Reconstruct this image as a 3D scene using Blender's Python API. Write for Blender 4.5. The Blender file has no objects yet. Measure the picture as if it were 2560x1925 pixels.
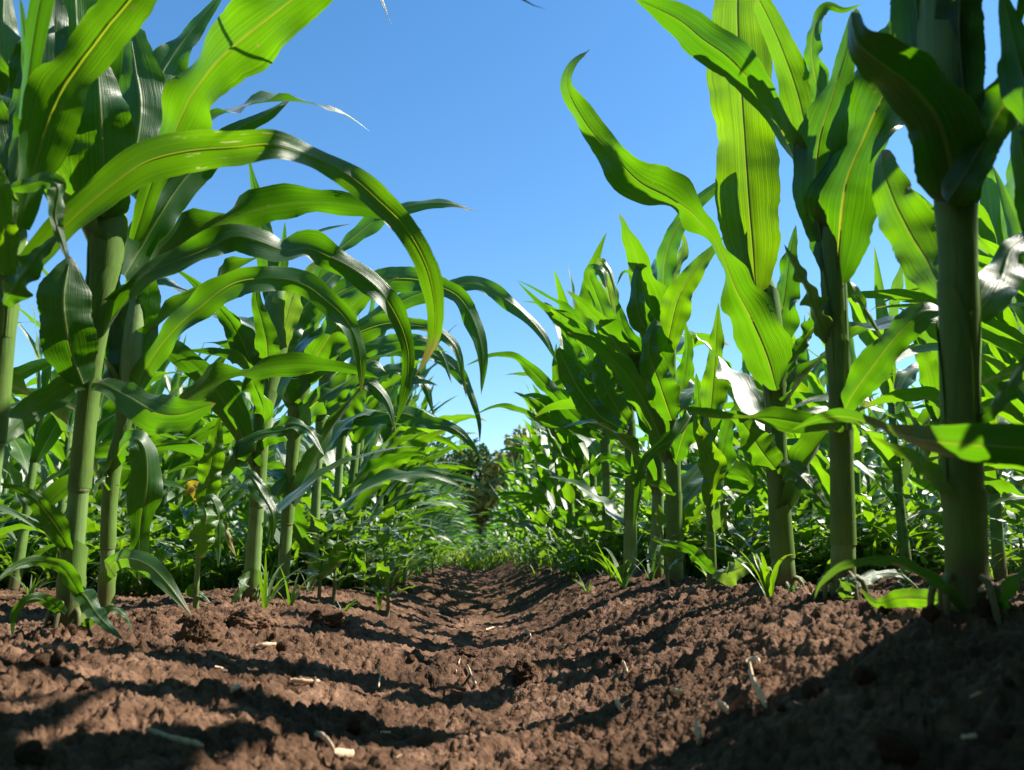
import bpy, math, random
import numpy as np
from mathutils import Vector, Matrix

SC = bpy.context.scene
COL = SC.collection
R = math.radians
rnd = random.Random(11)

# ------------------------------------------------------------------ camera
CAM_Z, PITCH, YAW, LENS = 0.10, 12.2, -2.15, 28.0
cd = bpy.data.cameras.new("camera"); cam = bpy.data.objects.new("camera", cd); COL.objects.link(cam)
cam.location = (0, 0, CAM_Z); cam.rotation_euler = (R(90 + PITCH), 0, R(YAW))
cd.lens = LENS; cd.sensor_width = 36; cd.clip_start = 0.02; cd.clip_end = 3000
cd.dof.use_dof = True; cd.dof.focus_distance = 1.25; cd.dof.aperture_fstop = 10.0
SC.camera = cam

# ------------------------------------------------------------------ sky, sun, exposure
SUN_EL, SUN_AZ = 47.0, 82.0          # azimuth clockwise from the row direction (+Y)
world = bpy.data.worlds.new("World"); SC.world = world; world.use_nodes = True
wt = world.node_tree; wt.nodes.clear()
sky = wt.nodes.new("ShaderNodeTexSky"); sky.sky_type = 'NISHITA'; sky.sun_disc = False
sky.sun_elevation = R(SUN_EL); sky.sun_rotation = R(SUN_AZ)
sky.air_density = 1.0; sky.dust_density = 0.15; sky.ozone_density = 1.6; sky.altitude = 200
bg = wt.nodes.new("ShaderNodeBackground"); bg.inputs[1].default_value = 0.10
wo = wt.nodes.new("ShaderNodeOutputWorld")
hs = wt.nodes.new('ShaderNodeHueSaturation'); hs.inputs['Saturation'].default_value = 1.26; hs.inputs['Hue'].default_value = 0.497
wt.links.new(sky.outputs[0], hs.inputs['Color']); wt.links.new(hs.outputs[0], bg.inputs[0]); wt.links.new(bg.outputs[0], wo.inputs[0])
sl = bpy.data.lights.new("sun", 'SUN'); sl.energy = 5.0; sl.angle = R(0.55); sl.color = (1.0, 0.95, 0.87)
sun = bpy.data.objects.new("sun", sl); COL.objects.link(sun)
SD = Vector((math.cos(R(SUN_EL)) * math.sin(R(SUN_AZ)), math.cos(R(SUN_EL)) * math.cos(R(SUN_AZ)), math.sin(R(SUN_EL))))
sun.rotation_euler = (-SD).to_track_quat('-Z', 'Y').to_euler(); sun.location = (3, 1, 4)
SC.view_settings.view_transform = 'Standard'; SC.view_settings.look = 'None'
SC.view_settings.exposure = 1.3; SC.view_settings.gamma = 1.0
try:
    SC.cycles.use_denoising = True
    SC.cycles.max_bounces = 9; SC.cycles.diffuse_bounces = 4; SC.cycles.glossy_bounces = 3
    SC.cycles.transmission_bounces = 6; SC.cycles.sample_clamp_indirect = 4.0
    SC.cycles.caustics_reflective = False; SC.cycles.caustics_refractive = False
except Exception:
    pass

# ------------------------------------------------------------------ pixel -> world (photo pixels 2560 x 1925)
FPX = 2560 * LENS / 36.0
CM = np.array(cam.rotation_euler.to_matrix())
CAMP = np.array([0, 0, CAM_Z])
def ray(px, py):
    return CM @ np.array([(px - 1280.0) / FPX, -(py - 962.5) / FPX, -1.0])
def P(px, py, d):
    """point at depth d along the optical axis"""
    return CAMP + ray(px, py) * d

# ------------------------------------------------------------------ materials
def mat(name):
    m = bpy.data.materials.new(name); m.use_nodes = True; m.node_tree.nodes.clear()
    return m, m.node_tree.nodes, m.node_tree.links
def nd(ns, t, **kw):
    n = ns.new(t)
    for k, v in kw.items():
        setattr(n, k, v)
    return n
def ramp(ns, stops):
    n = ns.new("ShaderNodeValToRGB"); e = n.color_ramp.elements
    while len(e) < len(stops):
        e.new(0.5)
    for q, (p, c) in zip(e, stops):
        q.position = p; q.color = (*c, 1) if len(c) == 3 else c
    return n
def mixc(ns, ls, mode, fac, a, b):
    n = ns.new("ShaderNodeMix"); n.data_type = 'RGBA'; n.blend_type = mode
    for sock, v in ((n.inputs[0], fac), (n.inputs[6], a), (n.inputs[7], b)):
        if hasattr(v, "type") and hasattr(v, "is_linked"):
            ls.new(v, sock)
        elif isinstance(v, (int, float)):
            sock.default_value = v
        else:
            sock.default_value = (*v, 1)
    return n.outputs[2]
def mth(ns, ls, op, a, b=None, c=None):
    n = ns.new("ShaderNodeMath"); n.operation = op
    for i, v in enumerate((a, b, c)):
        if v is None: continue
        if isinstance(v, (int, float)): n.inputs[i].default_value = v
        else: ls.new(v, n.inputs[i])
    return n.outputs[0]

def leaf_material(name, diff, trans, rib, tmix=0.5, rough=0.39, hi=1.0, vein=True, scars=False):
    m, ns, ls = mat(name)
    uv = nd(ns, "ShaderNodeUVMap"); uv.uv_map = "uv"
    sep = nd(ns, "ShaderNodeSeparateXYZ"); ls.new(uv.outputs[0], sep.inputs[0])
    u, v = sep.outputs[0], sep.outputs[1]
    oi = nd(ns, "ShaderNodeObjectInfo")
    tc = nd(ns, "ShaderNodeTexCoord")
    nz = nd(ns, "ShaderNodeTexNoise"); nz.inputs["Scale"].default_value = 9.0; nz.inputs["Detail"].default_value = 4
    ls.new(tc.outputs["Object"], nz.inputs["Vector"])
    # fine streaks along the blade: noise stretched along v
    cmb = nd(ns, "ShaderNodeCombineXYZ")
    ls.new(mth(ns, ls, 'MULTIPLY', u, 46.0), cmb.inputs[0]); ls.new(mth(ns, ls, 'MULTIPLY', v, 2.2), cmb.inputs[1])
    ls.new(mth(ns, ls, 'MULTIPLY', oi.outputs["Random"], 37.0), cmb.inputs[2])
    st = nd(ns, "ShaderNodeTexNoise"); st.inputs["Scale"].default_value = 1.0; st.inputs["Detail"].default_value = 3
    ls.new(cmb.outputs[0], st.inputs["Vector"])
    veinw = mth(ns, ls, 'SINE', mth(ns, ls, 'MULTIPLY', u, 2 * math.pi * 31))
    vfac = mth(ns, ls, 'MULTIPLY_ADD', veinw, 0.05, st.outputs[0])
    sfac = ramp(ns, [(0.28, (0.72, 0.74, 0.72)), (0.74, (1.26, 1.22, 1.2))]); ls.new(vfac, sfac.inputs[0])
    # large soft variation
    big = ramp(ns, [(0.3, (0.82, 0.86, 0.8)), (0.7, (1.18, 1.12, 1.1))]); ls.new(nz.outputs[0], big.inputs[0])
    objv = ramp(ns, [(0.0, (0.78, 0.86, 0.75)), (0.5, (1.0, 1.0, 1.0)), (1.0, (1.30, 1.14, 1.15))]); ls.new(oi.outputs["Random"], objv.inputs[0])
    def tone(c):
        a = mixc(ns, ls, 'MULTIPLY', 1.0, c, sfac.outputs[0])
        a = mixc(ns, ls, 'MULTIPLY', 1.0, a, big.outputs[0])
        return mixc(ns, ls, 'MULTIPLY', 1.0, a, objv.outputs[0])
    # pale midrib and margin
    du = mth(ns, ls, 'ABSOLUTE', mth(ns, ls, 'SUBTRACT', u, 0.5))
    ribm = ramp(ns, [(0.0, (1, 1, 1)), (0.022, (0.9, 0.9, 0.9)), (0.05, (0, 0, 0))]); ls.new(du, ribm.inputs[0])
    ribf = mth(ns, ls, 'MULTIPLY', ribm.outputs[0], mth(ns, ls, 'SUBTRACT', 0.75, mth(ns, ls, 'MULTIPLY', v, 0.62)))
    edge = ramp(ns, [(0.478, (0, 0, 0)), (0.497, (0.55, 0.55, 0.55))]); ls.new(du, edge.inputs[0])
    rf = mth(ns, ls, 'MAXIMUM', ribf, edge.outputs[0])
    dc = mixc(ns, ls, 'MIX', rf, tone(diff), rib)
    tcx = mixc(ns, ls, 'MIX', mth(ns, ls, 'MULTIPLY', rf, 0.6), tone(trans), (rib[0] * 1.1, rib[1] * 1.15, rib[2] * 0.5))
    if scars:
        cm2 = nd(ns, "ShaderNodeCombineXYZ")
        ls.new(mth(ns, ls, 'MULTIPLY', u, 11.0), cm2.inputs[0]); ls.new(mth(ns, ls, 'MULTIPLY', v, 16.0), cm2.inputs[1])
        sn = nd(ns, "ShaderNodeTexNoise"); sn.inputs["Scale"].default_value = 1.0; sn.inputs["Detail"].default_value = 5
        ls.new(cm2.outputs[0], sn.inputs["Vector"])
        win = ramp(ns, [(0.30, (0, 0, 0)), (0.36, (1, 1, 1)), (0.50, (1, 1, 1)), (0.60, (0, 0, 0))]); ls.new(v, win.inputs[0])
        sm = ramp(ns, [(0.63, (0, 0, 0)), (0.67, (1, 1, 1))]); ls.new(sn.outputs[0], sm.inputs[0])
        sf = mth(ns, ls, 'MULTIPLY', win.outputs[0], sm.outputs[0])
        dc = mixc(ns, ls, 'MIX', sf, dc, (0.55, 0.50, 0.25)); tcx = mixc(ns, ls, 'MIX', sf, tcx, (0.7, 0.6, 0.25))
    tipv = mth(ns, ls, 'ADD', v, mth(ns, ls, 'MULTIPLY', mth(ns, ls, 'SUBTRACT', nz.outputs[0], 0.5), 0.22))
    tipn = mth(ns, ls, 'ADD', tipv, mth(ns, ls, 'MULTIPLY', mth(ns, ls, 'SUBTRACT', oi.outputs["Random"], 0.6), 0.10))
    tip = ramp(ns, [(0.955, (0, 0, 0)), (0.985, (0.85, 0.85, 0.85))]); ls.new(tipn, tip.inputs[0])
    vo = nd(ns, "ShaderNodeTexVoronoi"); vo.inputs["Scale"].default_value = 70; ls.new(tc.outputs["Object"], vo.inputs["Vector"])
    sp = ramp(ns, [(0.10, (1, 1, 1)), (0.17, (0, 0, 0))]); ls.new(vo.outputs["Distance"], sp.inputs[0])
    n5 = nd(ns, "ShaderNodeTexNoise"); n5.inputs["Scale"].default_value = 14; ls.new(tc.outputs["Object"], n5.inputs["Vector"])
    spm = ramp(ns, [(0.58, (0, 0, 0)), (0.64, (0.6, 0.6, 0.6))]); ls.new(n5.outputs[0], spm.inputs[0])
    blem = mth(ns, ls, 'MULTIPLY', sp.outputs[0], spm.outputs[0])
    dmg = mth(ns, ls, 'MAXIMUM', tip.outputs[0], blem)
    dc = mixc(ns, ls, 'MIX', dmg, dc, (0.26, 0.19, 0.07)); tcx = mixc(ns, ls, 'MIX', dmg, tcx, (0.34, 0.26, 0.05))
    bmp = nd(ns, "ShaderNodeBump"); bmp.inputs["Strength"].default_value = 0.45; bmp.inputs["Distance"].default_value = 0.0012
    ls.new(vfac, bmp.inputs["Height"])
    df = nd(ns, "ShaderNodeBsdfDiffuse"); ls.new(dc, df.inputs[0]); ls.new(bmp.outputs[0], df.inputs["Normal"])
    tr = nd(ns, "ShaderNodeBsdfTranslucent"); ls.new(tcx, tr.inputs[0]); ls.new(bmp.outputs[0], tr.inputs["Normal"])
    mx = nd(ns, "ShaderNodeMixShader"); mx.inputs[0].default_value = tmix
    ls.new(df.outputs[0], mx.inputs[1]); ls.new(tr.outputs[0], mx.inputs[2])
    gl = nd(ns, "ShaderNodeBsdfGlossy"); gl.inputs["Roughness"].default_value = rough; gl.inputs[0].default_value = (hi * .92, hi * .90, hi * .86, 1)
    rr = ramp(ns, [(0.3, (rough - 0.06,) * 3), (0.7, (rough + 0.1,) * 3)]); ls.new(nz.outputs[0], rr.inputs[0]); ls.new(rr.outputs[0], gl.inputs["Roughness"])
    ls.new(bmp.outputs[0], gl.inputs["Normal"])
    fr = nd(ns, "ShaderNodeFresnel"); geo = nd(ns, "ShaderNodeNewGeometry")
    ls.new(mth(ns, ls, 'ADD', 1.48, mth(ns, ls, 'MULTIPLY', geo.outputs["Backfacing"], 1 / 1.48 - 1.48)), fr.inputs[0]); ls.new(bmp.outputs[0], fr.inputs["Normal"])
    m2 = nd(ns, "ShaderNodeMixShader"); ls.new(fr.outputs[0], m2.inputs[0]); ls.new(mx.outputs[0], m2.inputs[1]); ls.new(gl.outputs[0], m2.inputs[2])
    out = nd(ns, "ShaderNodeOutputMaterial"); ls.new(m2.outputs[0], out.inputs[0])
    return m

M_LEAF = leaf_material("corn_leaf", (0.018, 0.078, 0.008), (0.12, 0.345, 0.003), (0.20, 0.31, 0.07))
M_FIELD = leaf_material("field_corn_leaf_brightened", (0.024, 0.098, 0.010), (0.175, 0.43, 0.004), (0.22, 0.33, 0.07))  # lighter copy of corn_leaf: brightness of the mid-distance rows put into the colour
M_LEAF_SCAR = leaf_material("corn_leaf_scarred", (0.020, 0.082, 0.008), (0.125, 0.345, 0.003), (0.26, 0.36, 0.09), scars=True)
M_YOUNG = leaf_material("young_leaf", (0.034, 0.115, 0.006), (0.215, 0.47, 0.003), (0.28, 0.36, 0.08))
M_YELLOW = leaf_material("withered_leaf", (0.22, 0.18, 0.025), (0.42, 0.36, 0.02), (0.5, 0.4, 0.15), rough=0.5)
M_WEED = leaf_material("weed_leaf", (0.030, 0.105, 0.012), (0.23, 0.46, 0.006), (0.09, 0.20, 0.03), rough=0.42)
M_PALE = leaf_material("pale_leaf", (0.06, 0.13, 0.03), (0.19, 0.36, 0.02), (0.24, 0.32, 0.12), rough=0.42)

def stalk_material(name, lo, hi_, node_c):
    m, ns, ls = mat(name)
    uv = nd(ns, "ShaderNodeUVMap"); uv.uv_map = "uv"
    sep = nd(ns, "ShaderNodeSeparateXYZ"); ls.new(uv.outputs[0], sep.inputs[0])
    cmb = nd(ns, "ShaderNodeCombineXYZ")
    ls.new(mth(ns, ls, 'MULTIPLY', sep.outputs[0], 60.0), cmb.inputs[0]); ls.new(mth(ns, ls, 'MULTIPLY', sep.outputs[1], 5.0), cmb.inputs[1])
    oi = nd(ns, "ShaderNodeObjectInfo"); ls.new(mth(ns, ls, 'MULTIPLY', oi.outputs["Random"], 19.0), cmb.inputs[2])
    st = nd(ns, "ShaderNodeTexNoise"); st.inputs["Scale"].default_value = 1.0; st.inputs["Detail"].default_value = 4
    ls.new(cmb.outputs[0], st.inputs["Vector"])
    tc = nd(ns, "ShaderNodeTexCoord")
    nz = nd(ns, "ShaderNodeTexNoise"); nz.inputs["Scale"].default_value = 22.0; nz.inputs["Detail"].default_value = 5
    ls.new(tc.outputs["Object"], nz.inputs["Vector"])
    f = mth(ns, ls, 'MULTIPLY_ADD', nz.outputs[0], 0.5, mth(ns, ls, 'MULTIPLY', st.outputs[0], 0.5))
    r_ = ramp(ns, [(0.32, lo), (0.66, hi_)]); ls.new(f, r_.inputs[0])
    b = nd(ns, "ShaderNodeBump"); b.inputs["Strength"].default_value = 0.4; b.inputs["Distance"].default_value = 0.001; ls.new(st.outputs[0], b.inputs["Height"])
    sz = nd(ns, "ShaderNodeSeparateXYZ"); ls.new(tc.outputs["Object"], sz.inputs[0])
    sz2 = mth(ns, ls, 'ADD', sz.outputs[2], mth(ns, ls, 'MULTIPLY', mth(ns, ls, 'SUBTRACT', nz.outputs[0], 0.5), 0.16))
    spl = ramp(ns, [(0.025, (0.8, 0.8, 0.8)), (0.065, (0, 0, 0))]); ls.new(sz2, spl.inputs[0])
    stn = nd(ns, "ShaderNodeTexNoise"); stn.inputs["Scale"].default_value = 38; stn.inputs["Detail"].default_value = 5; ls.new(tc.outputs["Object"], stn.inputs["Vector"])
    stm = ramp(ns, [(0.62, (0, 0, 0)), (0.72, (0.45, 0.45, 0.45))]); ls.new(stn.outputs[0], stm.inputs[0])
    c1 = mixc(ns, ls, 'MIX', stm.outputs[0], r_.outputs[0], (0.12, 0.10, 0.04))
    c2 = mixc(ns, ls, 'MIX', spl.outputs[0], c1, (0.12, 0.085, 0.045))
    p = nd(ns, "ShaderNodeBsdfPrincipled"); ls.new(c2, p.inputs["Base Color"]); p.inputs["Roughness"].default_value = 0.55
    p.inputs["Specular IOR Level"].default_value = 0.35
    ls.new(b.outputs[0], p.inputs["Normal"])
    # a little light passes through the juicy rind
    tr = nd(ns, "ShaderNodeBsdfTranslucent"); tr.inputs[0].default_value = (node_c[0], node_c[1], node_c[2], 1)
    mx = nd(ns, "ShaderNodeMixShader"); mx.inputs[0].default_value = 0.10
    ls.new(p.outputs[0], mx.inputs[1]); ls.new(tr.outputs[0], mx.inputs[2])
    out = nd(ns, "ShaderNodeOutputMaterial"); ls.new(mx.outputs[0], out.inputs[0])
    return m
M_RIB = leaf_material("leaf_midrib", (0.12, 0.19, 0.04), (0.32, 0.45, 0.015), (0.26, 0.32, 0.08), rough=0.45)
M_STALK = stalk_material("corn_stalk", (0.11, 0.195, 0.050), (0.22, 0.335, 0.10), (0.12, 0.28, 0.015))
M_SHEATH = stalk_material("leaf_sheath", (0.075, 0.15, 0.022), (0.16, 0.26, 0.05), (0.18, 0.34, 0.008))
M_NODE = stalk_material("stalk_node", (0.10, 0.15, 0.042), (0.22, 0.27, 0.09), (0.2, 0.3, 0.03))
M_STEM = stalk_material("weed_stem", (0.12, 0.22, 0.05), (0.22, 0.30, 0.09), (0.2, 0.35, 0.03))

def soil_material():
    m, ns, ls = mat("soil")
    tc = nd(ns, "ShaderNodeTexCoord")
    n1 = nd(ns, "ShaderNodeTexNoise"); n1.inputs["Scale"].default_value = 11; n1.inputs["Detail"].default_value = 6
    n2 = nd(ns, "ShaderNodeTexNoise"); n2.inputs["Scale"].default_value = 160; n2.inputs["Detail"].default_value = 5
    n3 = nd(ns, "ShaderNodeTexVoronoi"); n3.inputs["Scale"].default_value = 330
    for n in (n1, n2, n3): ls.new(tc.outputs["Object"], n.inputs["Vector"])
    r1 = ramp(ns, [(0.3, (0.055, 0.031, 0.018)), (0.5, (0.098, 0.056, 0.033)), (0.68, (0.156, 0.092, 0.057))]); ls.new(n1.outputs[0], r1.inputs[0])
    r2 = ramp(ns, [(0.25, (0.62, 0.6, 0.58)), (0.75, (1.35, 1.3, 1.28))]); ls.new(n2.outputs[0], r2.inputs[0])
    c = mixc(ns, ls, 'MULTIPLY', 1.0, r1.outputs[0], r2.outputs[0])
    v4 = nd(ns, "ShaderNodeTexVoronoi"); v4.inputs["Scale"].default_value = 95; ls.new(tc.outputs["Object"], v4.inputs["Vector"])
    sx = nd(ns, "ShaderNodeSeparateColor"); ls.new(v4.outputs["Color"], sx.inputs[0])
    r4 = ramp(ns, [(0.0, (0.72, 0.70, 0.68)), (0.6, (1.0, 1.0, 1.0)), (1.0, (1.30, 1.32, 1.36))]); ls.new(sx.outputs[0], r4.inputs[0])
    c = mixc(ns, ls, 'MULTIPLY', 1.0, c, r4.outputs[0])
    b1 = nd(ns, "ShaderNodeBump"); b1.inputs["Strength"].default_value = 0.8; b1.inputs["Distance"].default_value = 0.002
    h = mth(ns, ls, 'ADD', n2.outputs[0], mth(ns, ls, 'MULTIPLY', n3.outputs[0], -0.6)); ls.new(h, b1.inputs["Height"])
    p = nd(ns, "ShaderNodeBsdfPrincipled"); ls.new(c, p.inputs["Base Color"]); p.inputs["Roughness"].default_value = 0.95
    p.inputs["Specular IOR Level"].default_value = 0.12; ls.new(b1.outputs[0], p.inputs["Normal"])
    out = nd(ns, "ShaderNodeOutputMaterial"); ls.new(p.outputs[0], out.inputs[0])
    return m
M_SOIL = soil_material()

def plain(name, c1, c2, scale=60, rough=0.75, bump=0.4):
    m, ns, ls = mat(name)
    tc = nd(ns, "ShaderNodeTexCoord"); n1 = nd(ns, "ShaderNodeTexNoise"); n1.inputs["Scale"].default_value = scale; n1.inputs["Detail"].default_value = 5
    ls.new(tc.outputs["Object"], n1.inputs["Vector"])
    r1 = ramp(ns, [(0.3, c1), (0.7, c2)]); ls.new(n1.outputs[0], r1.inputs[0])
    b = nd(ns, "ShaderNodeBump"); b.inputs["Strength"].default_value = bump; b.inputs["Distance"].default_value = 0.002; ls.new(n1.outputs[0], b.inputs["Height"])
    p = nd(ns, "ShaderNodeBsdfPrincipled"); ls.new(r1.outputs[0], p.inputs["Base Color"]); p.inputs["Roughness"].default_value = rough
    ls.new(b.outputs[0], p.inputs["Normal"])
    out = nd(ns, "ShaderNodeOutputMaterial"); ls.new(p.outputs[0], out.inputs[0])
    return m
M_STRAW = plain("straw", (0.42, 0.27, 0.15), (0.74, 0.55, 0.38), 120)
M_TWIG = plain("twig", (0.07, 0.045, 0.03), (0.16, 0.10, 0.06), 90)
M_BARK = plain("bark", (0.07, 0.055, 0.04), (0.14, 0.11, 0.08), 6, 0.9)
M_FARGRASS = leaf_material("far_grass", (0.075, 0.17, 0.012), (0.36, 0.56, 0.008), (0.2, 0.3, 0.05))
M_CROWN = plain("tree_leaf", (0.055, 0.120, 0.022), (0.140, 0.220, 0.040), 1.6, 0.8, 0.1)
M_CROWN2 = plain("tree_leaf_yellowish", (0.130, 0.165, 0.030), (0.240, 0.260, 0.050), 1.6, 0.8, 0.1)

# ------------------------------------------------------------------ mesh helpers
def mesh(name, V, F, uv=None, smooth=True):
    V = np.asarray(V, float); me = bpy.data.meshes.new(name)
    F = np.asarray(F, int)
    me.vertices.add(len(V)); me.vertices.foreach_set("co", V.ravel())
    k = F.shape[1]
    me.loops.add(F.size); me.loops.foreach_set("vertex_index", F.ravel().astype(np.int32))
    me.polygons.add(len(F)); me.polygons.foreach_set("loop_start", np.arange(0, F.size, k, dtype=np.int32))
    if uv is not None:
        l = me.uv_layers.new(name="uv"); l.data.foreach_set("uv", np.asarray(uv, float)[F.ravel()].ravel())
    me.polygons.foreach_set("use_smooth", np.full(len(F), smooth))
    me.update(calc_edges=True); me.validate()
    return me
def link(name, me, m, parent=None, loc=None):
    o = bpy.data.objects.new(name, me); COL.objects.link(o)
    if m is not None and not me.materials: me.materials.append(m)
    if parent is not None: o.parent = parent
    if loc is not None: o.location = loc
    return o
def thing(name, label, cat, loc=(0, 0, 0), group=None):
    o = bpy.data.objects.new(name, None); COL.objects.link(o); o.location = loc; o.empty_display_size = 0.05
    tag(o, label, cat, group); return o
def tag(o, label, cat, group=None):
    o["label"] = label; o["category"] = cat
    if group: o["group"] = group
    return o
def grid_faces(n, m, wrap=False):
    i = np.arange(n - 1)[:, None]; mm = m if wrap else m - 1; j = np.arange(mm)[None, :]
    a = i * m + j; b = i * m + (j + 1) % m
    return np.stack([a, b, b + m, a + m], -1).reshape(-1, 4)
def norm(v):
    return v / np.maximum(np.linalg.norm(v, axis=-1, keepdims=True), 1e-9)
def catmull(pts, n):
    """resample a polyline of any dimension: smooth, about even spacing"""
    p = np.asarray(pts, float)
    if len(p) == 2:
        t = np.linspace(0, 1, n)[:, None]; return p[0] * (1 - t) + p[1] * t
    q = np.vstack([2 * p[0] - p[1], p, 2 * p[-1] - p[-2]])
    out = []
    for i in range(len(p) - 1):
        p0, p1, p2, p3 = q[i:i + 4]; t = np.linspace(0, 1, 24, endpoint=False)[:, None]
        out.append(0.5 * ((2 * p1) + (-p0 + p2) * t + (2 * p0 - 5 * p1 + 4 * p2 - p3) * t ** 2 + (-p0 + 3 * p1 - 3 * p2 + p3) * t ** 3))
    out.append(p[-1:]); d = np.vstack(out)
    L = np.r_[0, np.cumsum(np.linalg.norm(np.diff(d[:, :3], axis=0), axis=1))]
    s = np.linspace(0, L[-1], n)
    return np.stack([np.interp(s, L, d[:, k]) for k in range(d.shape[1])], 1)

def ribbon(C, S, N, w, cup, amp=0.10, freq=3.0, ph=(0.0, 2.0), m=9, rag=0.0, rg=None):
    """a leaf blade: centre line C, side S, face normal N, width w, cup = arc of its cross-section (rad)"""
    n = len(C); t = np.linspace(0, 1, n); s = np.linspace(-1, 1, m) if m != 12 else np.array([-1, -.8, -.58, -.36, -.17, -.045, .045, .17, .36, .58, .8, 1])
    cup = np.maximum(np.abs(cup), 0.02) * np.sign(np.where(cup == 0, 1, cup))
    Rr = (w / cup)[:, None]; phi = s[None, :] * cup[:, None] / 2
    X = Rr * np.sin(phi); Z = Rr * (1 - np.cos(phi))
    if m == 12:                                     # slightly uneven margins
        e = 1 + 0.035 * (vnoise(t * 23 + ph[0] * 7, t * 0 + ph[1], 3) + vnoise(t * 61 + ph[1] * 5, t * 0, 4))
        X[:, :3] *= e[:, None]; X[:, -3:] *= e[::-1][:, None]
        Z += 0.012 * w[:, None] * vnoise(t[:, None] * 30 + ph[0], s[None, :] * 3.0 + ph[1], 5)
    env = np.sin(np.clip(t * 1.05, 0, 1) * math.pi) ** 0.5
    for side, p in ((-1, ph[0]), (1, ph[1])):
        wv = np.sin(2 * math.pi * (freq * t + 0.18 * np.sin(5.1 * t + p)) + p) + 0.5 * np.sin(2 * math.pi * freq * 2.3 * t + p * 1.7)
        k = np.where(np.sign(s) == side, np.abs(s) ** 1.8, 0)
        Z += (amp * w * env * wv)[:, None] * k[None, :]
        X -= (0.35 * amp * w * env * np.cos(2 * math.pi * freq * t + p))[:, None] * k[None, :] * side
    Z -= (0.035 * w)[:, None] * np.clip(1 - np.abs(s) * 4, 0, 1)[None, :]
    V = C[:, None, :] + S[:, None, :] * X[..., None] + N[:, None, :] * Z[..., None]
    uv = np.stack(np.broadcast_arrays((s[None, :] + 1) / 2, t[:, None]), -1).reshape(-1, 2)
    return V.reshape(-1, 3), grid_faces(n, m), uv

def tube(C, r, seg=12, cap=True, flat=1.0, arc=None):
    C = np.asarray(C, float); n = len(C); T = norm(np.gradient(C, axis=0))
    ref = np.array([0.13, 1.0, 0.07]) if abs(T[n // 2][1]) < 0.9 else np.array([1.0, 0.1, 0])
    A = norm(np.cross(T, ref)); B = np.cross(A, T)
    a = np.linspace(0, 2 * math.pi, seg + 1)
    r = np.asarray(r, float)
    V = C[:, None, :] + r[:, None, None] * (A[:, None, :] * np.cos(a)[None, :, None] + B[:, None, :] * np.sin(a)[None, :, None] * flat)
    uv = np.stack(np.broadcast_arrays(a[None, :] / (2 * math.pi), np.linspace(0, 1, n)[:, None]), -1).reshape(-1, 2)
    V = V.reshape(-1, 3); F = grid_faces(n, seg + 1)
    if cap:
        k = seg + 1; base = len(V)
        V = np.vstack([V, C[0], C[-1]]); uv = np.vstack([uv, [0.5, 0], [0.5, 1]])
        j = np.arange(seg)
        F = np.vstack([F, np.stack([j + 1, j, np.full(seg, base), np.full(seg, base)], -1)]) if False else F
        tri0 = np.stack([j + 1, j, np.full(seg, base), j + 1], -1); tri1 = np.stack([(n - 1) * k + j, (n - 1) * k + j + 1, np.full(seg, base + 1), (n - 1) * k + j], -1)
        CAPS = (tri0[:, :3], tri1[:, :3])
        # quads with a doubled corner are avoided: caps use a ring midpoint
        h = seg // 2
        q0 = [[i, i + 1, i + 2, base] for i in range(0, seg - 1, 2)]
        q1 = [[(n - 1) * k + i + 2, (n - 1) * k + i + 1, (n - 1) * k + i, base + 1] for i in range(0, seg - 1, 2)]
        F = np.vstack([F, q0, q1])
    return V, F, uv
def merge(parts):
    V, F, U, k = [], [], [], 0
    for v, f, u in parts:
        V.append(v); F.append(np.asarray(f) + k); U.append(u); k += len(v)
    return np.vstack(V), np.vstack(F), np.vstack(U)
def wprofile(t, base=0.55, peak=0.36, tip=1.0):
    """maize blade: fairly wide at the collar, widest a third along, long taper"""
    up = base + (1 - base) * np.sin(np.clip(t / peak, 0, 1) * math.pi / 2)
    dn = np.clip((1 - t) / (1 - peak), 0, 1) ** (0.8 * tip)
    return np.where(t < peak, up, dn) * np.clip((1 - t) * 40, 0.03, 1)

# ------------------------------------------------------------------ ground
def hash2(ix, iy, k):
    h = np.sin(ix * 127.1 + iy * 311.7 + k * 74.7) * 43758.5453
    return h - np.floor(h)
def vnoise(x, y, k=0):
    ix, iy = np.floor(x), np.floor(y); fx, fy = x - ix, y - iy
    fx = fx * fx * (3 - 2 * fx); fy = fy * fy * (3 - 2 * fy)
    a = hash2(ix, iy, k) * (1 - fx) + hash2(ix + 1, iy, k) * fx
    b = hash2(ix, iy + 1, k) * (1 - fx) + hash2(ix + 1, iy + 1, k) * fx
    return (a * (1 - fy) + b * fy) * 2 - 1
def lumps(x, y, cell, k, keep=0.75):
    """rounded crumbs: one per cell, height of the tallest hemisphere (unit = cell)"""
    gx, gy = x / cell, y / cell; ix, iy = np.floor(gx), np.floor(gy); best = np.zeros_like(x)
    for dx in (-1, 0, 1):
        for dy in (-1, 0, 1):
            cx, cy = ix + dx, iy + dy
            r = 0.30 + 0.42 * hash2(cx, cy, k + 2); r = np.where(hash2(cx, cy, k + 3) < keep, r, 0.01)
            d2 = (gx - cx - hash2(cx, cy, k)) ** 2 + (gy - cy - hash2(cx, cy, k + 1)) ** 2
            best = np.maximum(best, np.sqrt(np.maximum(r * r - d2, 0)))
    return best
PX = np.array([-1.55, -1.36, -1.18, -1.0, -0.81, -0.62, -0.43, -0.29, -0.16, -0.04, 0.08, 0.19, 0.28, 0.36, 0.50, 0.70, 0.90, 1.09, 1.28, 1.46, 1.65])
PZ = np.array([-0.02, 0.0, 0.02, 0.0, -0.02, 0.005, 0.022, 0.010, -0.022, -0.054, -0.048, 0.006, 0.048, 0.060, 0.050, 0.000, -0.01, 0.055, 0.05, 0.02, 0.0])
xs_ = np.linspace(PX[0], PX[-1], 400); zs_ = np.interp(xs_, PX, PZ)
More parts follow.
